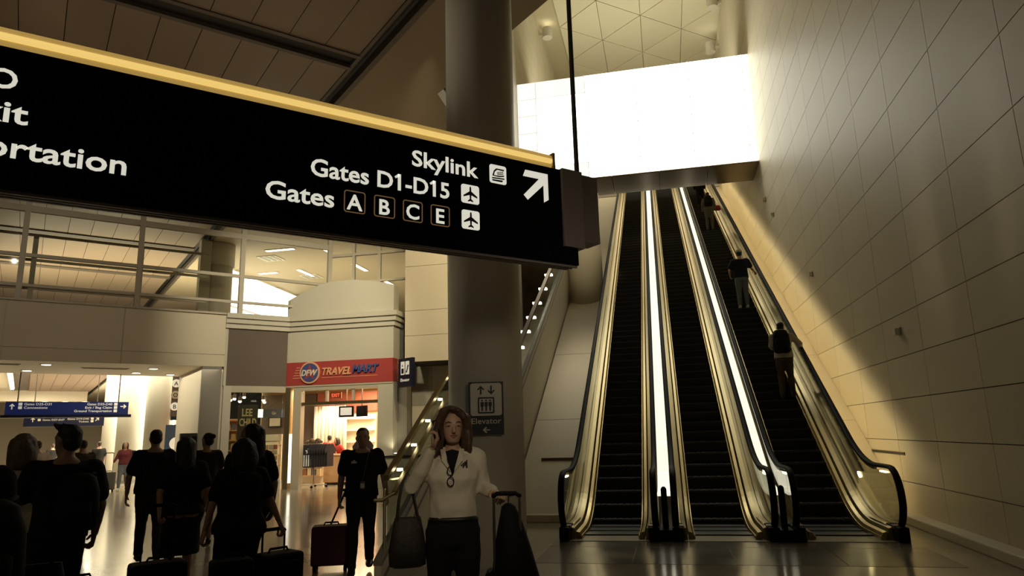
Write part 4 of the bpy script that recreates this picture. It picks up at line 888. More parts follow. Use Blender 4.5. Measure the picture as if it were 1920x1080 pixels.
# signs of the far hall
def hall_sign(label, u0, u1, v, z0, z1, m):
    a = uv(u0, v); t = thing('overhead_sign', label, 'sign', (a.x, a.y, z0), RZ); w_ = u1 - u0
    MB().box(0, w_, 0, 0.2, 0, z1 - z0).build('sign_box', m, t)
    for x in (0.3, w_ - 0.3): MB().tube([(x, 0.1, z1 - z0), (x, 0.1, z1 - z0 + (0.93 if v < 27.4 else 2.68))], 0.02, 6).build('hanger_rod', m_rod, t)
    return t, w_
t, w_ = hall_sign('blue overhead sign in the passage listing gates and ground transportation', -0.55, 2.83, 26.9, 2.50, 2.97, m_blue)
MB().box(-0.1, w_ + 0.1, -0.02, 0.22, -0.03, 0.06).build('lower_rail', m_navy, t)
def arrow(parent, cx, cz, s, ang, m, y=-0.003):
    a = [(0, 1), (0.8, 0.2), (0.55, -0.05), (0.18, 0.3), (0.18, -1), (-0.18, -1), (-0.18, 0.3), (-0.55, -0.05), (-0.8, 0.2)]; c, s_ = math.cos(ang), math.sin(ang)
    flat('arrow', [(cx + (x * c - z * s_) * s, cz + (x * s_ + z * c) * s) for x, z in a], m, parent, y)
arrow(t, 0.17, 0.32, 0.09, 0, m_white); arrow(t, w_ - 0.15, 0.32, 0.09, -math.pi / 2, m_white)
for z in (0.35, 0.24): flat('pictogram', rrect(0.33, 0.43, z, z + 0.09, 0.01), m_white, t, -0.003); 
for z in (0.35, 0.24, 0.13): flat('pictogram', rrect(w_ - 0.43, w_ - 0.33, z, z + 0.09, 0.01), m_white, t, -0.003)
for s_, x, z, wd, al in (('Gates D25-D31', 0.48, 0.36, 0.72, 'l'), ('Concessions', 0.48, 0.25, 0.62, 'l'), ('Gates D33-D40', w_ - 0.48, 0.36, 0.72, 'r'), ('Exit / Bag Claim', w_ - 0.48, 0.25, 0.77, 'r'), ('Ground Transportation', w_ - 0.48, 0.14, 1.07, 'r')):
    text('lettering', s_, m_white, t, x, -0.003, z, 0.075, wd, al, 0.012)
t, w_ = hall_sign('smaller navy overhead sign farther down the hall, below the blue sign', -0.05, 2.72, 34.0, 2.36, 2.80, m_navy)
arrow(t, 0.3, 0.27, 0.09, 0, m_printw); arrow(t, w_ - 0.25, 0.27, 0.09, -math.pi / 4, m_printw)
flat('pictogram', rrect(0.46, 0.56, 0.22, 0.31, 0.01), m_printw, t, -0.003)
for z in (0.26, 0.15): flat('pictogram', rrect(w_ - 0.48, w_ - 0.38, z, z + 0.09, 0.01), m_printw, t, -0.003)
text('lettering', 'Gates D27-D37', m_printw, t, 0.62, -0.003, 0.23, 0.07, 0.75, 'l'); text('lettering', 'Gates D19-D40', m_printw, t, w_ - 0.55, -0.003, 0.26, 0.07, 0.75, 'r'); text('lettering', 'Tickets', m_printw, t, w_ - 0.55, -0.003, 0.15, 0.07, 0.36, 'r')
# shop signs beyond the passage wall
p = at(327, 770, 30.5); t = thing('pillar_sign', 'dark upright sign with four round white letters beyond the passage wall', 'sign', (p.x, p.y, 2.6), rad(35))
MB().box(-0.14, 0.14, 0, 0.1, 0, 2.0).build('board', m_taupe, t)
for k, ch in enumerate('CAOB'):
    flat('letter_disc', ring_pts(0, 1.72 - 0.45 * k, 0.16, 18), m_white if k != 2 else m_grey, t, -0.004, 0.02); text('lettering', ch, m_printk, t, 0, -0.026, 1.64 - 0.45 * k, 0.16, None, 'c')
p = at(315, 776, 31.5); t = thing('shop_sign', "dark shop sign reading & JERRY'S beyond the passage wall", 'sign', (p.x, p.y, p.z), rad(35))
MB().box(-0.55, 0.42, 0, 0.1, -0.25, 0.22).build('board', m_navy, t); MB().box(-0.6, 0.47, 0.02, 0.12, 0.22, 0.3).build('top_rail', m_orange, t); MB().box(0.42, 0.5, -0.01, 0.12, -0.9, 0.3).build('side_rail', m_orange, t)
text('lettering', "& JERRY'S", m_white, t, -0.06, -0.004, -0.07, 0.16, 0.8, 'c', 0.02); MB().tube([(0, 0.06, 0.3), (0, 0.06, 5.45 - p.z)], 0.03, 6).build('hanger', m_rod, t)
p = at(295, 794, 33.0); t = thing('shop_sign', 'small red and white shop sign lower beyond the passage wall', 'sign', (p.x, p.y, p.z), rad(35))
MB().box(-0.42, 0.1, 0, 0.1, -0.13, 0.13).build('red_box', m_red, t); MB().box(0.14, 0.34, 0, 0.1, -0.13, 0.13).build('white_box', m_white, t); MB().box(0.38, 0.56, 0, 0.1, -0.13, 0.13).build('white_box', m_white, t)
text('lettering', 'to eat', m_printw, t, -0.16, -0.004, -0.05, 0.09, 0.35, 'c'); MB().tube([(0, 0.06, 0.13), (0, 0.06, 5.45 - p.z)], 0.02, 6).build('hanger', m_rod, t)
p = ground(324, 29.6); t = thing('display_board', 'tall slate blue board with a pale disc by the passage wall', 'display', p, rad(35))
MB().box(-0.28, 0.28, 0, 0.08, 0.3, 2.25).build('board', mat('slate_board', (0.03, 0.06, 0.12), 0.5), t); flat('disc', ring_pts(0.12, 1.55, 0.24, 24), m_white, t, -0.004); MB().box(-0.25, 0.25, -0.02, 0.14, 0, 0.3).build('base', m_dark, t)
# bins beside the pier
for n, px in enumerate((345, 362)):
    p = ground(px, 24.0); t = thing('wall_unit', 'dark box-shaped fixture by the passage wall, %s of the pair' % ('left' if n == 0 else 'right'), 'kiosk', p, RZ)
    MB().box(-0.13, 0.13, -0.1, 0.1, 0, 1.85).build('cabinet', m_dark, t, bevel=0.01); MB().box(-0.10, 0.10, -0.105, -0.1, 1.4, 1.75).build('screen', m_rubber, t)
# ------------------------------------------------------------------ people
def skin_mat(n, c): return mat('skin_' + n, c, 0.55, noise=0.05, nscale=12)
S_FAIR = skin_mat('fair', (0.50, 0.30, 0.20)); S_TAN = skin_mat('tan', (0.36, 0.21, 0.13))
H_BLK = mat('hair_black', (0.010, 0.008, 0.007), 0.5, bump=0.5, nscale=60); H_BRN = mat('hair_brown', (0.07, 0.038, 0.02), 0.5, noise=0.35, nscale=18, bump=0.5); H_BLD = mat('hair_blond', (0.12, 0.085, 0.05), 0.6, noise=0.4, nscale=25, bump=0.4)
def cloth(n, c, r=0.9): return mat('cloth_' + n, c, r, noise=0.12, nscale=9, bump=0.25, spec=0.25)
C_BLK = cloth('black', (0.010, 0.009, 0.010)); C_CHAR = cloth('charcoal', (0.022, 0.019, 0.017)); C_NAVY = cloth('navy', (0.012, 0.015, 0.028)); C_WHITE = cloth('ivory', (0.66, 0.58, 0.45), 0.8)
C_GREY = cloth('grey', (0.16, 0.145, 0.12)); C_JEAN = cloth('jeans', (0.15, 0.16, 0.18)); C_BROWN = cloth('brown', (0.075, 0.055, 0.035)); C_PALE = cloth('pale', (0.42, 0.38, 0.30)); C_RED = cloth('red', (0.40, 0.05, 0.045)); C_PLAID = cloth('maroon', (0.16, 0.04, 0.045)); C_KHAKI = cloth('khaki', (0.24, 0.19, 0.12))
M_SHOE = mat('shoe_black', (0.012, 0.010, 0.010), 0.45); M_SHOEW = mat('shoe_pale', (0.50, 0.44, 0.36), 0.5); M_EYE = mat('eye_white', (0.55, 0.50, 0.44), 0.3); M_IRIS = mat('iris', (0.03, 0.02, 0.012), 0.2); M_LIP = mat('lip', (0.36, 0.13, 0.10), 0.45)
V = Vector
TORSO = {  # z: (rx, ry, y) for a man; a woman narrows the waist and shoulders
    'm': [(0.80, .155, .105, 0), (0.88, .172, .118, -.005), (0.96, .165, .112, 0), (1.05, .155, .105, .005), (1.15, .165, .110, .005), (1.26, .180, .118, 0), (1.34, .185, .115, -.008), (1.405, .150, .088, -.015), (1.45, .075, .065, -.015)],
    'f': [(0.80, .150, .110, -.01), (0.88, .178, .128, -.015), (0.96, .165, .112, -.005), (1.05, .132, .095, .005), (1.15, .145, .105, .01), (1.24, .160, .128, .018), (1.32, .160, .112, .0), (1.39, .135, .082, -.012), (1.44, .062, .058, -.012)]}
def person(name, label, loc, rz, H, sex='m', skin=S_TAN, hair=H_BLK, top=C_BLK, bottom=C_BLK, shoe=M_SHOE, sleeve='short', style='short', low='trousers', tuck=False,
           ra=None, la=None, rl=None, ll=None, lean=0.0, head=(0, 0), fat=1.0, vox=0.02, hand=0.35, face=False, group=None, hands=True):
    """local frame: faces +Y, right hand at +X; arms (elbow, wrist), legs (knee, ankle) for a 1.70 m figure"""
    t = thing(name, label, 'person', loc, rz, group); k = H / 1.70
    sw = 0.185 if sex == 'm' else 0.165
    sh = lambda p: V((p[0], p[1] + lean * max(0, p[2] - 0.95), p[2] - 0.25 * lean * lean * max(0, p[2] - 0.95)))
    SR, SL = sh((sw, -0.012, 1.375)), sh((-sw, -0.012, 1.375))
    ra = [V(p) for p in (ra or ((sw + .05, -.03, 1.10), (sw + .055, .05, .87)))]; la = [V(p) for p in (la or ((-sw - .05, -.03, 1.10), (-sw - .055, .05, .87)))]
    rl = [V(p) for p in (rl or ((.095, .02, .48), (.10, -.02, .085)))]; ll = [V(p) for p in (ll or ((-.095, .02, .48), (-.10, -.02, .085)))]
    HR, HL = V((.088, 0, .88)), V((-.088, 0, .88))
    gf = 0.86 if sex == 'f' else 1.0
    def torso(mb, inf, z0=0.0, z1=9):
        rows = []
        for z, rx, ry, y in TORSO[sex]:
            if z0 <= z <= z1:
                p = sh((0, y, z)); f = fat if z < 1.36 else 1 + (fat - 1) * 0.4
                rows.append((0, p.y, p.z, rx * f + inf, ry * f + inf))
        mb.ell(rows, 18, 2.3)
    def arm(mb, S, A, inf, frac=2.0):
        r = [.052, .044, .039, .028]; pts = [S, S.lerp(A[0], .5), A[0], A[0].lerp(A[1], .45), A[1]]; rr = [.056, .048, .041, .037, .027]
        n = 5 if frac >= 2 else (3 if frac > 1 else 2)
        if frac == 0.6: pts = [S, S.lerp(A[0], .72)]; rr = [.060, .058]
        else: pts, rr = pts[:n], rr[:n]
        mb.tube(pts, [q * gf + inf for q in rr], 10)
    def leg(mb, Hh, Lg, inf, full=True):
        a = Lg[0].lerp(Lg[1], .35)
        back = V((0, -0.012, 0))
        mb.tube([Hh + V((0, 0, .02)), Hh.lerp(Lg[0], .45), Lg[0], a + back, Lg[1]], [(.088 * fat + inf), .076 * fat ** .5 + inf, .055 + inf, .054 + inf, .038 + inf * 1.3], 12)
    hx, hz = head; HC = sh((0, 0.012, 1.575)); HM = Matrix.Translation(HC) @ Matrix.Rotation(hz, 4, 'Z') @ Matrix.Rotation(hx, 4, 'X')
    def hp_(x, y, z): return HM @ V((x, y, z))
    # body: one continuous skin surface
    mb = MB(); torso(mb, -0.006); leg(mb, HR, rl, 0); leg(mb, HL, ll, 0); arm(mb, SR, ra, 0); arm(mb, SL, la, 0)
    mb.tube([SR.lerp(SL, .15), sh((0, -.012, 1.40)), SL.lerp(SR, .15)], [.05, .06, .05], 10)
    mb.tube([sh((0, -0.015, 1.40)), sh((0, -0.008, 1.47)), HM @ V((0, -.012, -.04))], [.058, .052 * gf + .003, .05], 12)
    def hell(rows, seg=16):
        mb.rings([[hp_(cx + rx * math.cos(2 * math.pi * q / seg), cy + ry * math.sin(2 * math.pi * q / seg), z) for q in range(seg)] for cx, cy, z, rx, ry in rows])
    hell([(0, .035, -.112, .022, .022), (0, .03, -.10, .042, .048), (0, .02, -.07, .056, .07), (0, .008, -.03, .066, .086), (0, 0, .015, .072, .094), (0, -.006, .055, .073, .095), (0, -.01, .09, .060, .078), (0, -.012, .112, .034, .044), (0, -.012, .12, .008, .01)])
    mb.tube([hp_(0, .092, .015), hp_(0, .105, -.012), hp_(0, .113, -.03)], [.009, .012, .015], 8)
    for s in (-1, 1):
        mb.tube([hp_(s * .073, -.005, .02), hp_(s * .08, -.012, .0), hp_(s * .074, -.002, -.03)], [.012, .014, .010], 8)
        mb.tube([hp_(s * .018, .088, .03), hp_(s * .05, .074, .03)], [.010, .008], 6)
    me = remesh(mb, 'body', vox * (0.6 if face else 0.85), 2, skin)
    # hands: palm, four fingers of unequal length with knuckle bends, thumb from the side of the palm
    if hands:
        hb = MB()
        for A, sx in ((ra, 1), (la, -1)):
            d = (A[1] - A[0]).normalized(); side = V((0, 1, 0)) - d * d.y
            if side.length < .2: side = V((0, 0, 1)) - d * d.z
            side = side.normalized(); nrm = d.cross(side) * (-sx)  # palm faces the body
            w0 = A[1]
            hb.rings([[w0 + d * a + side * (b * math.cos(q * math.pi / 5)) + nrm * (c * math.sin(q * math.pi / 5)) for q in range(10)] for a, b, c in ((-.02, .026, .02), (.02, .034, .017), (.06, .041, .015), (.088, .040, .012))])
            cl = hand
            for j, (o, L_) in enumerate(((.030, .072), (.010, .080), (-.010, .075), (-.029, .058))):
                p0 = w0 + d * .082 + side * o; d1 = (d * math.cos(cl) + nrm * math.sin(cl)); d2 = (d * math.cos(cl * 2.2) + nrm * math.sin(cl * 2.2)); d3 = (d * math.cos(cl * 3.2) + nrm * math.sin(cl * 3.2))
                p1 = p0 + d1 * L_ * .45; p2 = p1 + d2 * L_ * .32; p3 = p2 + d3 * L_ * .25
                hb.tube([p0, p1, p2, p3], [.0095, .009, .008, .0065], 7)
            q0 = w0 + d * .025 + side * .028; q1 = q0 + (d * .6 + side * .7 + nrm * .35).normalized() * .04; q2 = q1 + (d * .85 + side * .15 + nrm * .5).normalized() * .034
            hb.tube([q0, q1, q2], [.013, .011, .008], 7)
        bm = bmesh.new(); bm.from_mesh(me); hm = hb.mesh('hand'); bm.from_mesh(hm); bm.to_mesh(me); bm.free(); bpy.data.meshes.remove(hm)
        for p in me.polygons: p.use_smooth = True
    for v in me.vertices: v.co *= k
    link('body', me, None, t)
    def part(nm, mb, m, vx=None, sm=2):
        q = remesh(mb, nm, vx or vox, sm, m)
        if nm == 'hair' and style in ('wavy', 'long', 'bob'):  # locks
            for v in q.vertices: v.co += v.normal * .007 * noise.noise(V((v.co.x * 38, v.co.y * 38, v.co.z * 7)))
        if nm in ('shirt', 'trousers', 'skirt', 'shorts'):  # soft folds in the cloth
            a_ = .011 if face and nm == 'shirt' else .007; sd = V((random.random() * 9, 0, 0))
            for v in q.vertices: v.co += v.normal * a_ * (noise.noise(V((v.co.x * 13, v.co.y * 13, v.co.z * 6)) + sd) + .5 * noise.noise(V((v.co.x * 26, v.co.y * 26, v.co.z * 17)) + sd))
        for v in q.vertices: v.co *= k
        return link(nm, q, None, t)
    def solid(nm, mb, m, smooth=True):
        q = mb.mesh(nm)
        for v in q.vertices: v.co *= k
        return link(nm, q, m, t, smooth=smooth)
    # clothes
    mb = MB(); rows = []
    for z, rx, ry, y in TORSO[sex]:
        if (0.95 if tuck else 0.87) <= z <= 1.41:
            p = sh((0, y, z)); f = fat if z < 1.36 else 1 + (fat - 1) * .4; i_ = (.002 if z < 1.0 else (.034 if z < 1.1 else .018)) if tuck else (.030 if z < 1.1 else .018)
            rows.append((0, p.y, p.z, rx * f + i_, ry * f + i_))
    mb.ell(rows, 18, 2.3)
    fr = {'short': 0.6, 'long': 2.0, 'elbow': 1.0}[sleeve]
    for S, A in ((SR, ra), (SL, la)):
        if fr == 2.0: e = [A[0], A[0].lerp(A[1], .93)]; arm(mb, S, e, 0.017, 2.0)
        else: arm(mb, S, A, 0.02, fr)
    mb.tube([SR, sh((0, -.012, 1.39)), SL], [.062, .060, .062], 10)
    part('shirt', mb, top)
    if low == 'trousers' or low == 'shorts':
        mb = MB(); rows = [(0, sh((0, y, z)).y, z, rx * fat + .011, ry * fat + .011) for z, rx, ry, y in TORSO[sex] if z <= 1.0] + [(0, sh((0, 0, 1.0)).y, 1.0, .152 * fat + .010, .106 * fat + .010)]; mb.ell(rows, 18, 2.3)
        for Hh, Lg in ((HR, rl), (HL, ll)):
            if low == 'shorts': mb.tube([Hh, Hh.lerp(Lg[0], .5), Hh.lerp(Lg[0], .85)], [.095 * fat, .088, .082], 12)
            else: leg(mb, Hh, Lg, .014)
        part(low, mb, bottom)
    else:
        mb = MB(); mb.ell([(0, 0, .46, .20, .17), (0, 0, .6, .20, .165), (0, 0, .75, .195, .155), (0, -.01, .88, .192 * fat, .14), (0, 0, .98, .165, .115), (0, 0, 1.0, .15, .10)], 20); part('skirt', mb, bottom)
    mb = MB(); z = sh((0, 0, 0.985)); 
    mb.ell([(0, z.y, .965, .163 * fat + .014, .112 * fat + .014), (0, z.y, .993, .157 * fat + .013, .109 * fat + .013)], 20, 2.3); solid('belt', mb, M_SHOE)
    for Lg in (rl, ll):
        a = Lg[1]; mb = MB()
        mb.rings([[a + V((rx * math.cos(q * math.pi / 6), y, -.085 + zc + rz_ * math.sin(q * math.pi / 6))) for q in range(12)] for y, rx, zc, rz_ in ((-.075, .022, .042, .03), (-.06, .036, .05, .048), (0, .042, .06, .058), (.07, .046, .042, .040), (.13, .046, .032, .030), (.175, .036, .025, .022), (.195, .014, .02, .012))])
        solid('shoe', mb, shoe)
    # hair
    mb = MB()
    def hb_(c, rx, ry, rz_): mb.rings([[hp_(c[0] + rx * math.cos(2 * math.pi * q / 14) * math.sin(a), c[1] + ry * math.sin(2 * math.pi * q / 14) * math.sin(a), c[2] - rz_ * math.cos(a)) for q in range(14)] for a in [math.pi * i / 8 for i in range(1, 8)]])
    hb_((0, -.022, .052), .081, .094, .082)
    if style in ('short', 'cap'): hb_((0, -.05, .0), .072, .06, .075)
    if style == 'messy':
        hb_((0, -.05, .0), .074, .062, .08)
        for q in range(9): a = random.uniform(-1.2, 1.2); mb.tube([hp_(.05 * math.sin(a), .02 + .05 * math.cos(q), .10), hp_(.075 * math.sin(a), .06 + .06 * math.cos(q), .135)], [.022, .008], 6)
    if style in ('long', 'wavy', 'bob'):
        ln = {'long': -.42, 'wavy': -.185, 'bob': -.16}[style]; wv = .014 if style == 'wavy' else .004
        for q in range(15):
            a = rad(-205 + 230 * q / 14) if style != 'long' else rad(-190 + 200 * q / 14)
            cx, cy = .070 * math.cos(a), -.02 + .085 * math.sin(a); pts = []; rr = []
            for j in range(7):
                f = j / 6; z = .06 + (ln - .06) * f; o = 1.0 + (.28 if style != 'long' else .12) * math.sin(f * 2.4) + wv * 8 * math.sin(f * 7 + q)
                pts.append(hp_(cx * o, cy * o - .01 * f, z)); rr.append(.026 * (1 - .45 * f ** 2))
            mb.tube(pts, [q_ * 1.2 for q_ in rr], 7)
    if style == 'wavy':  # hair swept from a parting down both sides of the face
        for s in (-1, 1):
            for j in range(6):
                o_ = .016 * j; wv_ = .008 * math.sin(j * 2.1)
                mb.tube([hp_(.018 + s * .004, .060 - o_, .135), hp_(.015 + s * (.045 + wv_), .082 - o_, .112), hp_(s * (.088 + wv_), .060 - o_, .06), hp_(s * (.104 + wv_), .042 - o_, -.01), hp_(s * (.112 - wv_), .034 - o_, -.08), hp_(s * (.106 + wv_), .036 - o_, -.14), hp_(s * (.118 + wv_), .040 - o_, -.195)], [.016, .026, .028, .028, .028, .024, .012], 8)
    if style == 'bun': hb_((0, -.05, .0), .074, .065, .08); hb_((0.0, -.135, .07), .045, .045, .042)
    o = part('hair', mb, hair, 0.010 if face else vox * .75, 5 if face else 3)
    if style == 'cap':
        mb = MB(); mb.rings([[hp_(r_ * .083 * math.cos(2 * math.pi * q / 16), -.01 + r_ * .102 * math.sin(2 * math.pi * q / 16), z) for q in range(16)] for z, r_ in ((.045, 1.16), (.09, 1.13), (.135, .86), (.152, .35))])
        mb.rings([[hp_(.07 * math.cos(2 * math.pi * q / 12), .10 + .07 * math.sin(2 * math.pi * q / 12), z) for q in range(12)] for z in (.05, .06)])
        solid('cap', mb, C_WHITE)
    if face:
        for s in (-1, 1):
            c = hp_(s * .033, .0815, .008); mb = MB(); mb.ball(c, .0135, .009, .0068, 12); solid('eye', mb, M_EYE); mb = MB(); mb.tube([hp_(s * .017, .086, .009), hp_(s * .026, .0925, .0145), hp_(s * .036, .0925, .0150), hp_(s * .051, .080, .010)], [.003, .0048, .0050, .003], 8); solid('eyelid', mb, skin)
            c = hp_(s * .033, .0895, .008); mb = MB(); mb.ball(c, .0056, .0020, .0056, 10); solid('iris', mb, M_IRIS)
            mb = MB(); mb.tube([hp_(s * .016, .092, .029), hp_(s * .034, .0935, .036), hp_(s * .054, .078, .030)], [.003, .004, .002], 6); solid('eyebrow', mb, H_BRN)
        mb = MB(); mb.tube([hp_(-.026, .082, -.057), hp_(-.01, .0945, -.053), hp_(.0, .095, -.0545), hp_(.01, .0945, -.053), hp_(.026, .082, -.057)], [.002, .0055, .005, .0055, .002], 6)
        mb.tube([hp_(-.022, .084, -.060), hp_(0, .094, -.066), hp_(.022, .084, -.060)], [.002, .007, .002], 6); solid('lips', mb, M_LIP)
    return t, k
# carried things --------------------------------------------------------------
m_bag = mat('bag_black', (0.008, 0.007, 0.008), 0.75, spec=0.2, bump=0.2, nscale=30); m_bagr = mat('bag_maroon', (0.07, 0.012, 0.012), 0.7); m_bagb = mat('bag_brown', (0.035, 0.024, 0.017), 0.6, bump=0.3, nscale=25); m_bagg = mat('case_grey', (0.10, 0.09, 0.08), 0.5); m_chrome = mat('handle_metal', (0.35, 0.32, 0.27), 0.3, 1.0)
def suitcase(label, loc, rz, w_=0.36, d=0.23, h=0.55, handle=0.45, m=m_bag, tilt=0.0, hm=None, grip=True):
    t = thing('suitcase', label, 'suitcase', loc, rz); t.rotation_euler = (tilt, 0, rz); hm = hm or m_rubber
    MB().box(-w_ / 2, w_ / 2, -d / 2, d / 2, 0.06, 0.06 + h).build('shell', m, t, smooth=False, bevel=0.04, seg=3)
    MB().box(-w_ / 2 + .04, w_ / 2 - .04, -d / 2 - .045, -d / 2 + .01, 0.11, 0.06 + h * .55).build('front_pocket', m, t, bevel=0.02)
    MB().box(-w_ / 2 + .05, w_ / 2 - .05, -d / 2 - .03, -d / 2 + .01, 0.08 + h * .62, 0.03 + h * .95).build('front_pocket', m, t, bevel=0.012)
    MB().box(-w_ / 2 - .004, w_ / 2 + .004, .01, .022, 0.10, 0.02 + h).build('zipper', m_rubber, t)
    for s in (-1, 1):
        MB().cyl((s * (w_ / 2 - .05) - .02, d / 2 - .02, 0.045), 0.045, 0.04, 'x', 16).build('wheel', m_rubber, t)
        MB().box(s * (w_ / 2 - .06) - .015, s * (w_ / 2 - .06) + .015, -d / 2 + .01, -d / 2 + .05, 0.0, 0.08).build('foot', m_rubber, t)
        if handle: MB().tube([(s * w_ * .28, d / 2 - .04, 0.05 + h), (s * w_ * .28, d / 2 - .04, 0.06 + h + handle)], .009, 8).build('handle_tube', hm, t)
    if handle: MB().tube([(-w_ * .28, d / 2 - .04, .06 + h + handle), (-w_ * .2, d / 2 - .04, .075 + h + handle), (w_ * .2, d / 2 - .04, .075 + h + handle), (w_ * .28, d / 2 - .04, .06 + h + handle)], .015, 8).build('handle_grip', m_rubber, t)
    if grip: MB().tube([(-.09, 0, .055 + h), (-.075, 0, .09 + h), (.075, 0, .09 + h), (.09, 0, .055 + h)], .011, 8).build('top_grip', m_rubber, t)
    return t
def backpack(label, loc, rz, s=1.0, m=m_bag, lean=0.0):
    t = thing('backpack', label, 'backpack', loc, rz); t.rotation_euler = (lean, 0, rz); t.scale = (s, s, s)
    MB().ell([(0, -.09, -.25, .12, .07), (0, -.10, -.235, .15, .095), (0, -.105, -.1, .165, .11), (0, -.10, .08, .155, .10), (0, -.085, .19, .12, .08), (0, -.07, .225, .06, .045)], 18, 3.0).build('main_bag', m, t, smooth=True)
    MB().ell([(0, -.19, -.21, .10, .035), (0, -.20, -.19, .12, .05), (0, -.195, -.02, .11, .045), (0, -.185, .0, .09, .03)], 14, 3.0).build('pocket', m, t, smooth=True)
    for q in (-1, 1): MB().tube([(q * .07, -.03, .20), (q * .10, .03, .22), (q * .125, .15, .14), (q * .15, .14, -.02), (q * .16, .02, -.16), (q * .14, -.04, -.2)], .017, 7).build('strap', m, t, smooth=True)
    MB().tube([(-.035, -.05, .215), (0, -.045, .25), (.035, -.05, .215)], .008, 6).build('haul_loop', m, t)
    return t
def local(t, p): return Matrix.Translation(t.location) @ Matrix.Rotation(t.rotation_euler.z, 4, 'Z') @ Vector(p)
AW = rad(45)  # walking away down the concourse
walkA = dict(rl=((.095, .14, .49), (.10, .20, .10)), ll=((-.095, .03, .48), (-.10, -.22, .13)))
walkB = dict(rl=((.095, .04, .48), (.10, -.20, .12)), ll=((-.095, .15, .49), (-.10, .20, .10)))
# woman on the phone
pw, k = person('woman_on_phone', 'woman in ivory shirt holding a phone to her ear beside the round column', ground(848, 5.0), rad(197), 1.735, 'f', S_FAIR, H_BRN, C_WHITE, C_BLK, tuck=True, sleeve='long', style='wavy', fat=.97, vox=.014, face=True, hand=0.75, head=(0.02, 0.12),
    ra=((.27, .09, 1.19), (.135, .12, 1.435)), la=((-.215, -.03, 1.16), (-.275, .10, 1.145)))
def held(t, k, p): return local(t, V(p) * k)
ph = thing('mobile_phone', 'dark mobile phone pressed to the ear of the woman in the ivory shirt', 'phone', held(pw, k, (.105, .06, 1.56)), rad(197) + rad(-65)); ph.rotation_euler = (rad(-12), rad(8), rad(197 - 65))
MB().box(-.035, .035, -.005, .005, -.07, .07).build('case', m_rubber, ph, bevel=.004); MB().box(-.031, .031, -.0062, -.005, -.06, .06).build('screen', m_black, ph)
# shirt details: collar, placket, buttons, emblem, name
nk = MB(); P_ = [(-.052, .088, 1.415), (-.03, .118, 1.36), (0, .155, 1.255), (.03, .118, 1.36), (.052, .088, 1.415), (0, .085, 1.43)]
nk.prism(P_, (0, -.03, 0)); me = nk.mesh('neckline'); [setattr(v, 'co', v.co * k) for v in me.vertices]; link('neckline', me, C_BLK, pw)
for s in (-1, 1):
    q = MB().hexa([(s * .050, .080, 1.43), (s * .080, .062, 1.425), (s * .070, .118, 1.355), (s * .014, .150, 1.285), (s * .050, .092, 1.435), (s * .080, .074, 1.43), (s * .070, .130, 1.36), (s * .014, .162, 1.29)])
    me = q.mesh('collar'); [setattr(v, 'co', v.co * k) for v in me.vertices]; link('collar', me, C_WHITE, pw)

for q in range(4):
    me = MB().box(-.10 + .012 * q, -.092 + .012 * q, .125, .133, 1.31 + .012 * (q % 2), 1.36 - .01 * q).mesh('emblem'); [setattr(v, 'co', v.co * k) for v in me.vertices]; link('emblem', me, C_CHAR, pw)
gl = thing('eyeglasses', 'dark eyeglasses hanging from the neckline of the ivory shirt', 'glasses', held(pw, k, (.012, .172, 1.26)), rad(197))
for zc in (.035, -.035): MB().tube([(.0 + .022 * math.cos(rad(a)), .006 * math.sin(rad(a)), zc + .030 * math.sin(rad(a))) for a in range(0, 361, 30)], .0035, 6, False).build('lens_rim', m_rubber, gl)
MB().tube([(0, 0, .005), (0, 0, -.005)], .004, 6).build('bridge', m_rubber, gl); MB().tube([(.0, -.002, .065), (.015, -.01, .10), (.02, -.02, .13)], .003, 6).build('temple', m_rubber, gl)
hb = thing('handbag', 'brown leather shoulder bag hanging from the arm of the phone woman', 'handbag', held(pw, k, (.30, .03, .87)), rad(197 + 12)); hb.scale = (.85, .85, .95)
MB().ell([(0, 0, -.20, .11, .05), (0, 0, -.185, .145, .075), (0, 0, -.08, .15, .085), (0, 0, .05, .125, .065), (0, 0, .13, .105, .03), (0, 0, .14, .10, .022)], 20, 2.6).build('bag_body', m_bagb, hb, smooth=True)
for y in (-.025, .025): MB().tube([(-.085, y, .12), (-.05, y, .26), (-.03, y * .6, .40), (.0, 0, .44), (.04, y * .6, .38), (.07, y, .26), (.085, y, .12)], .009, 8).build('strap', m_bagb, hb, smooth=True)
MB().tube([(-.1, -.03, .11), (-.1, -.045, .06)], .01, 6).build('buckle', m_chrome, hb)
sc = suitcase('tall black suitcase draped with a garment bag, beside the phone woman', ground(948, 4.75), rad(190), .30, .22, .64, .46, m_bag, hm=m_chrome)
sv = thing('garment_bag', 'long black garment bag draped over the tall suitcase', 'garment bag', sc.location + V((0.03, 0.0, 0)), rad(190))
MB().rings([[V((cx + rx * math.cos(q * math.pi / 8), .015 + ry * math.sin(q * math.pi / 8), z)) for q in range(16)] for z, cx, rx, ry in ((.16, -.05, .23, .16), (.35, -.035, .205, .155), (.6, -.02, .165, .145), (.85, .0, .115, .11), (1.0, .01, .075, .07), (1.09, .02, .045, .04), (1.11, .02, .02, .02))]).build('cover', m_bag, sv, smooth=True)
MB().tube([(.02, .0, 1.11), (.02, 0, 1.15), (-.02, 0, 1.16)], .006, 6).build('hook', m_chrome, sv)
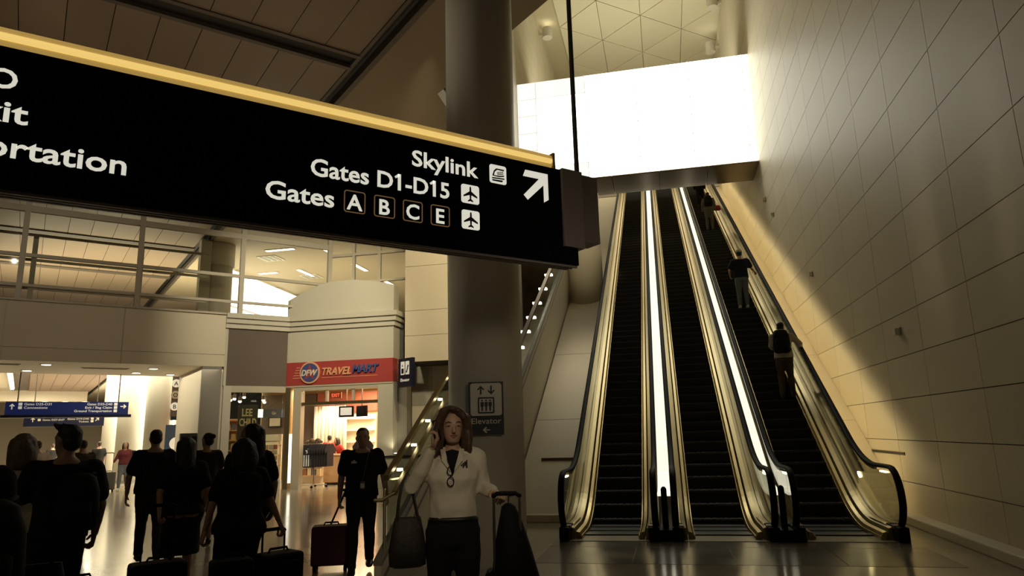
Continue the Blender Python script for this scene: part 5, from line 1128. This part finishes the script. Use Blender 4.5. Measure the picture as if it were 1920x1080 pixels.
# pilot-like airline worker with the maroon bag
pl, k = person('airline_worker', 'man in dark polo with name tag and lanyard pulling a maroon bag', V((-3.66, 8.10, 0)), rad(203), 1.675, 'm', S_TAN, H_BLK, C_BLK, C_BLK, vox=.017, face=True, sleeve='short', fat=1.05, head=(-.08, .05),
    ra=((.25, -.06, 1.12), (.27, -.10, .86)), la=((-.26, -.03, 1.12), (-.30, .05, .88)), hand=.6, **walkA)
nt_ = thing('name_tag', 'small white name tag on the chest of the dark polo', 'name tag', held(pl, k, (.095, .150, 1.29)), rad(203)); MB().box(-.032, .032, 0, .004, -.012, .012).build('plate', m_printw, nt_); MB().box(-.012, .012, .0, .004, .013, .026).build('wing', m_printw, nt_)
lb = thing('identity_badge', 'pale identity badge hanging on a lanyard at the waist of the dark polo', 'badge', held(pl, k, (-.01, .158, 1.02)), rad(203)); MB().box(-.03, .03, 0, .004, -.045, .045).build('card', m_bagg, lb); MB().box(-.022, .022, .004, .006, -.03, .02).build('photo', m_printw, lb)
MB().tube([(0, 0, .045), (-.02, -.015, .15), (-.05, -.02, .30), (-.075, -.07, .40)], .004, 6).build('lanyard', m_bagg, lb)
suitcase('maroon wheeled bag pulled by the man in the dark polo', V((-4.12, 8.25, 0)), rad(203), .46, .28, .46, 0, m_bagr)
t = thing('tow_handle', 'slanted black tow handle rising from the maroon bag to the hand', 'handle', V((-4.05, 8.20, .50))); bpy.data.objects.remove(t)
o = [c for c in COL.objects if c.name.startswith('suitcase') and c.parent is None][-1]
MB().tube([(.02, -.06, .50), (-.16, -.13, .92)], .012, 8).build('tow_handle', m_rubber, o); MB().tube([(-.21, -.14, .92), (-.11, -.12, .92)], .016, 8).build('handle_grip', m_rubber, o)
# women in dark shirts seen from behind, with the black carry-on
rw, k = person('woman_long_hair', 'tall woman with long dark hair in a black shirt, in front of the author poster', ground(470, 7.5), AW + rad(8), 1.725, 'f', S_TAN, H_BLK, C_BLK, C_BLK, style='long', vox=.02, head=(0, .9), ra=((.235, -.06, 1.12), (.245, .01, .90)), fat=1.12, **walkA)
fwm, k = person('woman_black_tee', 'shorter woman in black tee shirt gripping the black carry-on, seen from behind', ground(456, 6.5), AW + rad(10), 1.58, 'f', S_TAN, H_BLK, C_BLK, C_BLK, style='bob', vox=.02, fat=1.2, hand=.9, la=((-.26, -.04, 1.13), (-.31, -.02, .90)), ra=((.26, -.05, 1.14), (.34, -.10, .92)), head=(0, .3), **walkB)
suitcase('black carry-on with its handle up, at the hand of the shorter woman', ground(530, 6.45), AW + rad(15), .36, .25, .58, .16, m_bag)
suitcase('black trolley case half hidden behind the legs of the shorter woman', ground(446, 6.0), AW, .30, .22, .62, 0, m_bag)
# man with short dark hair, woman with the trolley case, woman with a bun
m2, k = person('man_dark_shirt', 'broad man in dark tee shirt and trousers walking away, left of the bun woman', ground(292, 10.9), AW - rad(3), 1.745, 'm', S_TAN, H_BLK, C_BLK, C_CHAR, vox=.022, fat=1.12, la=((-.28, .0, 1.10), (-.29, .08, .86)), ra=((.27, -.04, 1.12), (.27, .06, .90)), **walkB)
lh, k = person('woman_dark_dress', 'woman with long dark hair and dark skirt towing a black trolley case', ground(350, 8.3), AW - rad(3), 1.615, 'f', S_TAN, H_BLK, C_BLK, C_BLK, style='long', low='skirt', vox=.02, fat=1.18, ra=((.24, -.06, 1.12), (.22, .0, .92)), la=((-.24, -.12, 1.12), (-.24, -.28, .92)), hand=.9, **walkA)
suitcase('black trolley case with tall open handle towed by the dark skirted woman', ground(313, 6.7), AW + rad(4), .42, .26, .55, .42, m_bag)
bn, k = person('woman_with_bun', 'woman with hair bun, dark top and pale shorts walking beside the pier', ground(389, 12.0), AW - rad(8), 1.70, 'f', S_TAN, H_BLK, C_CHAR, C_KHAKI, style='bun', low='shorts', vox=.024, head=(0, .6), fat=1.05, ra=((.23, .10, 1.14), (.10, .24, 1.06)), **walkA)
# man with messy hair and backpack, near left
mm, k = person('man_messy_hair', 'man with tousled dark hair in black tee shirt, walking near the left edge', ground(127, 6.4), AW + rad(6), 1.715, 'm', S_TAN, H_BLK, C_BLK, C_BLK, style='messy', vox=.018, head=(0, .55), fat=.95, la=((-.27, .10, 1.12), (-.36, .30, 1.02)), ra=((.25, -.05, 1.10), (.24, .05, .88)), hand=.8, **walkB)
backpack('large black backpack slung on the man with tousled hair', local(mm, (.10, -.10, 1.16)), AW + rad(-6), .86)
suitcase('small dark case standing at the right leg of the tousled man', ground(172, 7.2), AW, .30, .22, .40, 0, m_bag)
lf, k = person('man_left_edge', 'person in dark clothes with a big pack, cut off by the left edge', ground(-80, 4.6), AW + rad(4), 1.72, 'm', S_TAN, H_BLK, C_BLK, C_BLK, style='short', vox=.02, la=None, **walkA)
backpack('big black rucksack on the back of the person at the left edge', local(lf, (.16, -.10, 1.06)), AW + rad(4), 1.08)
tb = thing('tote_bag', 'black tote bag hanging at the side of the person on the left edge', 'bag', local(lf, (.38, .0, .62)), AW)
MB().ell([(0, 0, -.02, .15, .06), (0, 0, .0, .17, .08), (0, 0, .2, .16, .07), (0, 0, .33, .13, .03)], 16, 3).build('bag_body', m_bag, tb, smooth=True); MB().tube([(-.09, 0, .3), (-.05, 0, .46), (.05, 0, .46), (.09, 0, .3)], .01, 6).build('strap', m_bag, tb)
lw, k = person('woman_light_top', 'woman with blond hair and pale blouse between the two near men on the left', ground(44, 7.4), AW + rad(5), 1.67, 'f', S_FAIR, H_BLD, C_PALE, C_BLK, style='bob', sleeve='long', vox=.02, fat=1.08, **walkA)
# walkers far down the hall
fa, k = person('woman_with_grey_case', 'woman in maroon plaid top and jeans walking this way with a grey case', ground(236, 28.5), rad(215), 1.66, 'f', S_FAIR, H_BRN, C_PLAID, C_JEAN, style='bob', vox=.035, sleeve='long', shoe=M_SHOEW, hands=False, ra=((.25, .05, 1.14), (.32, .12, .98)), **walkA)
suitcase('grey wheeled case held by the woman in the maroon plaid top', ground(209, 28.3), rad(215), .42, .26, .60, .62, m_bagg, hm=m_chrome)
backpack('navy jacket bundle on the arm of the plaid woman', local(fa, (-.22, -.05, 1.15)), rad(215), .9, C_NAVY)
for px, d, H, lab, tc, bc, nm in ((187, 33, 1.72, 'man in dark suit walking far down the hall left of the plaid woman', C_CHAR, C_CHAR, 'walking_man'), (157, 17.5, 1.68, 'dark haired person half hidden behind the tousled man', C_BROWN, C_CHAR, 'walking_person'),
                               (72, 19.5, 1.70, 'person in white top far behind the blond woman', C_WHITE, C_CHAR, 'walking_person'), (196, 46, 1.68, 'small dark figure far down the hall behind the grey case', C_NAVY, C_BLK, 'walking_person'), (253, 35, 1.62, 'small figure standing far right of the plaid woman', C_GREY, C_CHAR, 'standing_person'), (100, 40, 1.7, 'faint figure at the far end of the hall under the signs', C_CHAR, C_BLK, 'standing_person')):
    person(nm, lab, ground(px, d), AW + rad(20), H, 'm', S_FAIR, H_BRN, tc, bc, vox=.04, hands=False, **(walkA if 'walk' in nm else {}))
# shop staff
person('shop_assistant', 'shop assistant in red shirt turned away behind the counter', V((-12.45, 24.6, 0)), rad(20), 1.70, 'm', S_TAN, H_BLK, C_RED, C_BLK, vox=.035, hands=False)
person('shop_assistant', 'shop assistant in red shirt bending over the counter right of the other', V((-11.75, 24.2, 0)), rad(140), 1.62, 'f', S_TAN, H_BLK, C_RED, C_BLK, vox=.035, hands=False, lean=.35, style='bob')
# riders on the right escalator
def stepz(y): return 0.2 * round((nose(y) + 0.1) / 0.2) - 0.1 + 0.012
e1 = V((2.40, 21.55, 0)); kk = round((TN * (20.75 - YA) + .1) / .2); e1.z = kk * .2 - .1 + .012; e1.y = YA + (kk * .2 - .1) / TN + .02
r1, k = person('rider_white_cap', 'man in white cap, navy tee shirt and jeans riding the right escalator', e1, rad(2), 1.76, 'm', S_FAIR, H_BLK, C_NAVY, C_JEAN, shoe=M_SHOEW, style='cap', vox=.02, fat=1.05, ra=((.30, .05, 1.16), (.40, .22, 1.10)), la=((-.30, -.02, 1.12), (-.27, .16, 1.0)))
kk = 15; e2 = V((2.47, YA + (kk * .2 - .1) / TN + .06, kk * .2 - .1 + .012))
kk = round((TN * (15.85 - YA) + .1) / .2); e2 = V((2.56, YA + (kk * .2 - .1) / TN + .06, kk * .2 - .1 + .012))
r2, k = person('rider_backpack', 'rider in pale long sleeves and brown trousers leaning on the handrail, lowest on the escalator', e2, rad(-8), 1.72, 'm', S_TAN, H_BLK, C_PALE, C_BROWN, shoe=M_SHOE, sleeve='long', style='short', vox=.02, lean=.32, ra=((.36, .14, 1.18), (.36, .40, 1.12)), la=((-.24, .12, 1.16), (-.18, .34, 1.12)), rl=((.10, .10, .50), (.11, .04, .09)), ll=((-.09, .06, .50), (-.10, -.10, .085)))
backpack('black backpack worn by the lowest rider on the escalator', local(r2, (-.02, -.03, 1.24)), rad(-8), 1.1, lean=-.25)
kk = round((TN * (28.7 - YA) + .1) / .2); e3 = V((2.30, YA + (kk * .2 - .1) / TN, kk * .2 - .1 + .012))
r3, k = person('rider_grey_clothes', 'rider in grey top and trousers with dark backpack, high on the escalator', e3, rad(-3), 1.74, 'm', S_TAN, H_BLK, C_GREY, C_GREY, sleeve='long', style='short', vox=.03, hands=False, lean=.2)
backpack('dark rounded backpack on the grey clothed rider', local(r3, (.0, -.04, 1.30)), rad(-3), 1.0)
rb_ = thing('red_bag', 'small red bag at the right side of the grey clothed rider', 'bag', local(r3, (.36, .1, 1.02)), 0); MB().ell([(0, 0, -.12, .10, .05), (0, 0, -.1, .13, .07), (0, 0, .06, .11, .05), (0, 0, .1, .06, .02)], 14, 3).build('bag_body', C_RED, rb_, smooth=True); MB().tube([(-.07, 0, .08), (0, 0, .2), (.07, 0, .08)], .008, 6).build('strap', C_RED, rb_)
kk = round((TN * (33.0 - YA) + .1) / .2); e4 = V((2.3, YA + (kk * .2 - .1) / TN, kk * .2 - .1 + .012))
person('rider_black_coat', 'rider in black at the very top of the right escalator', e4, 0, 1.75, 'm', S_TAN, H_BLK, C_BLK, C_BLK, sleeve='long', vox=.035, hands=False, fat=1.1)
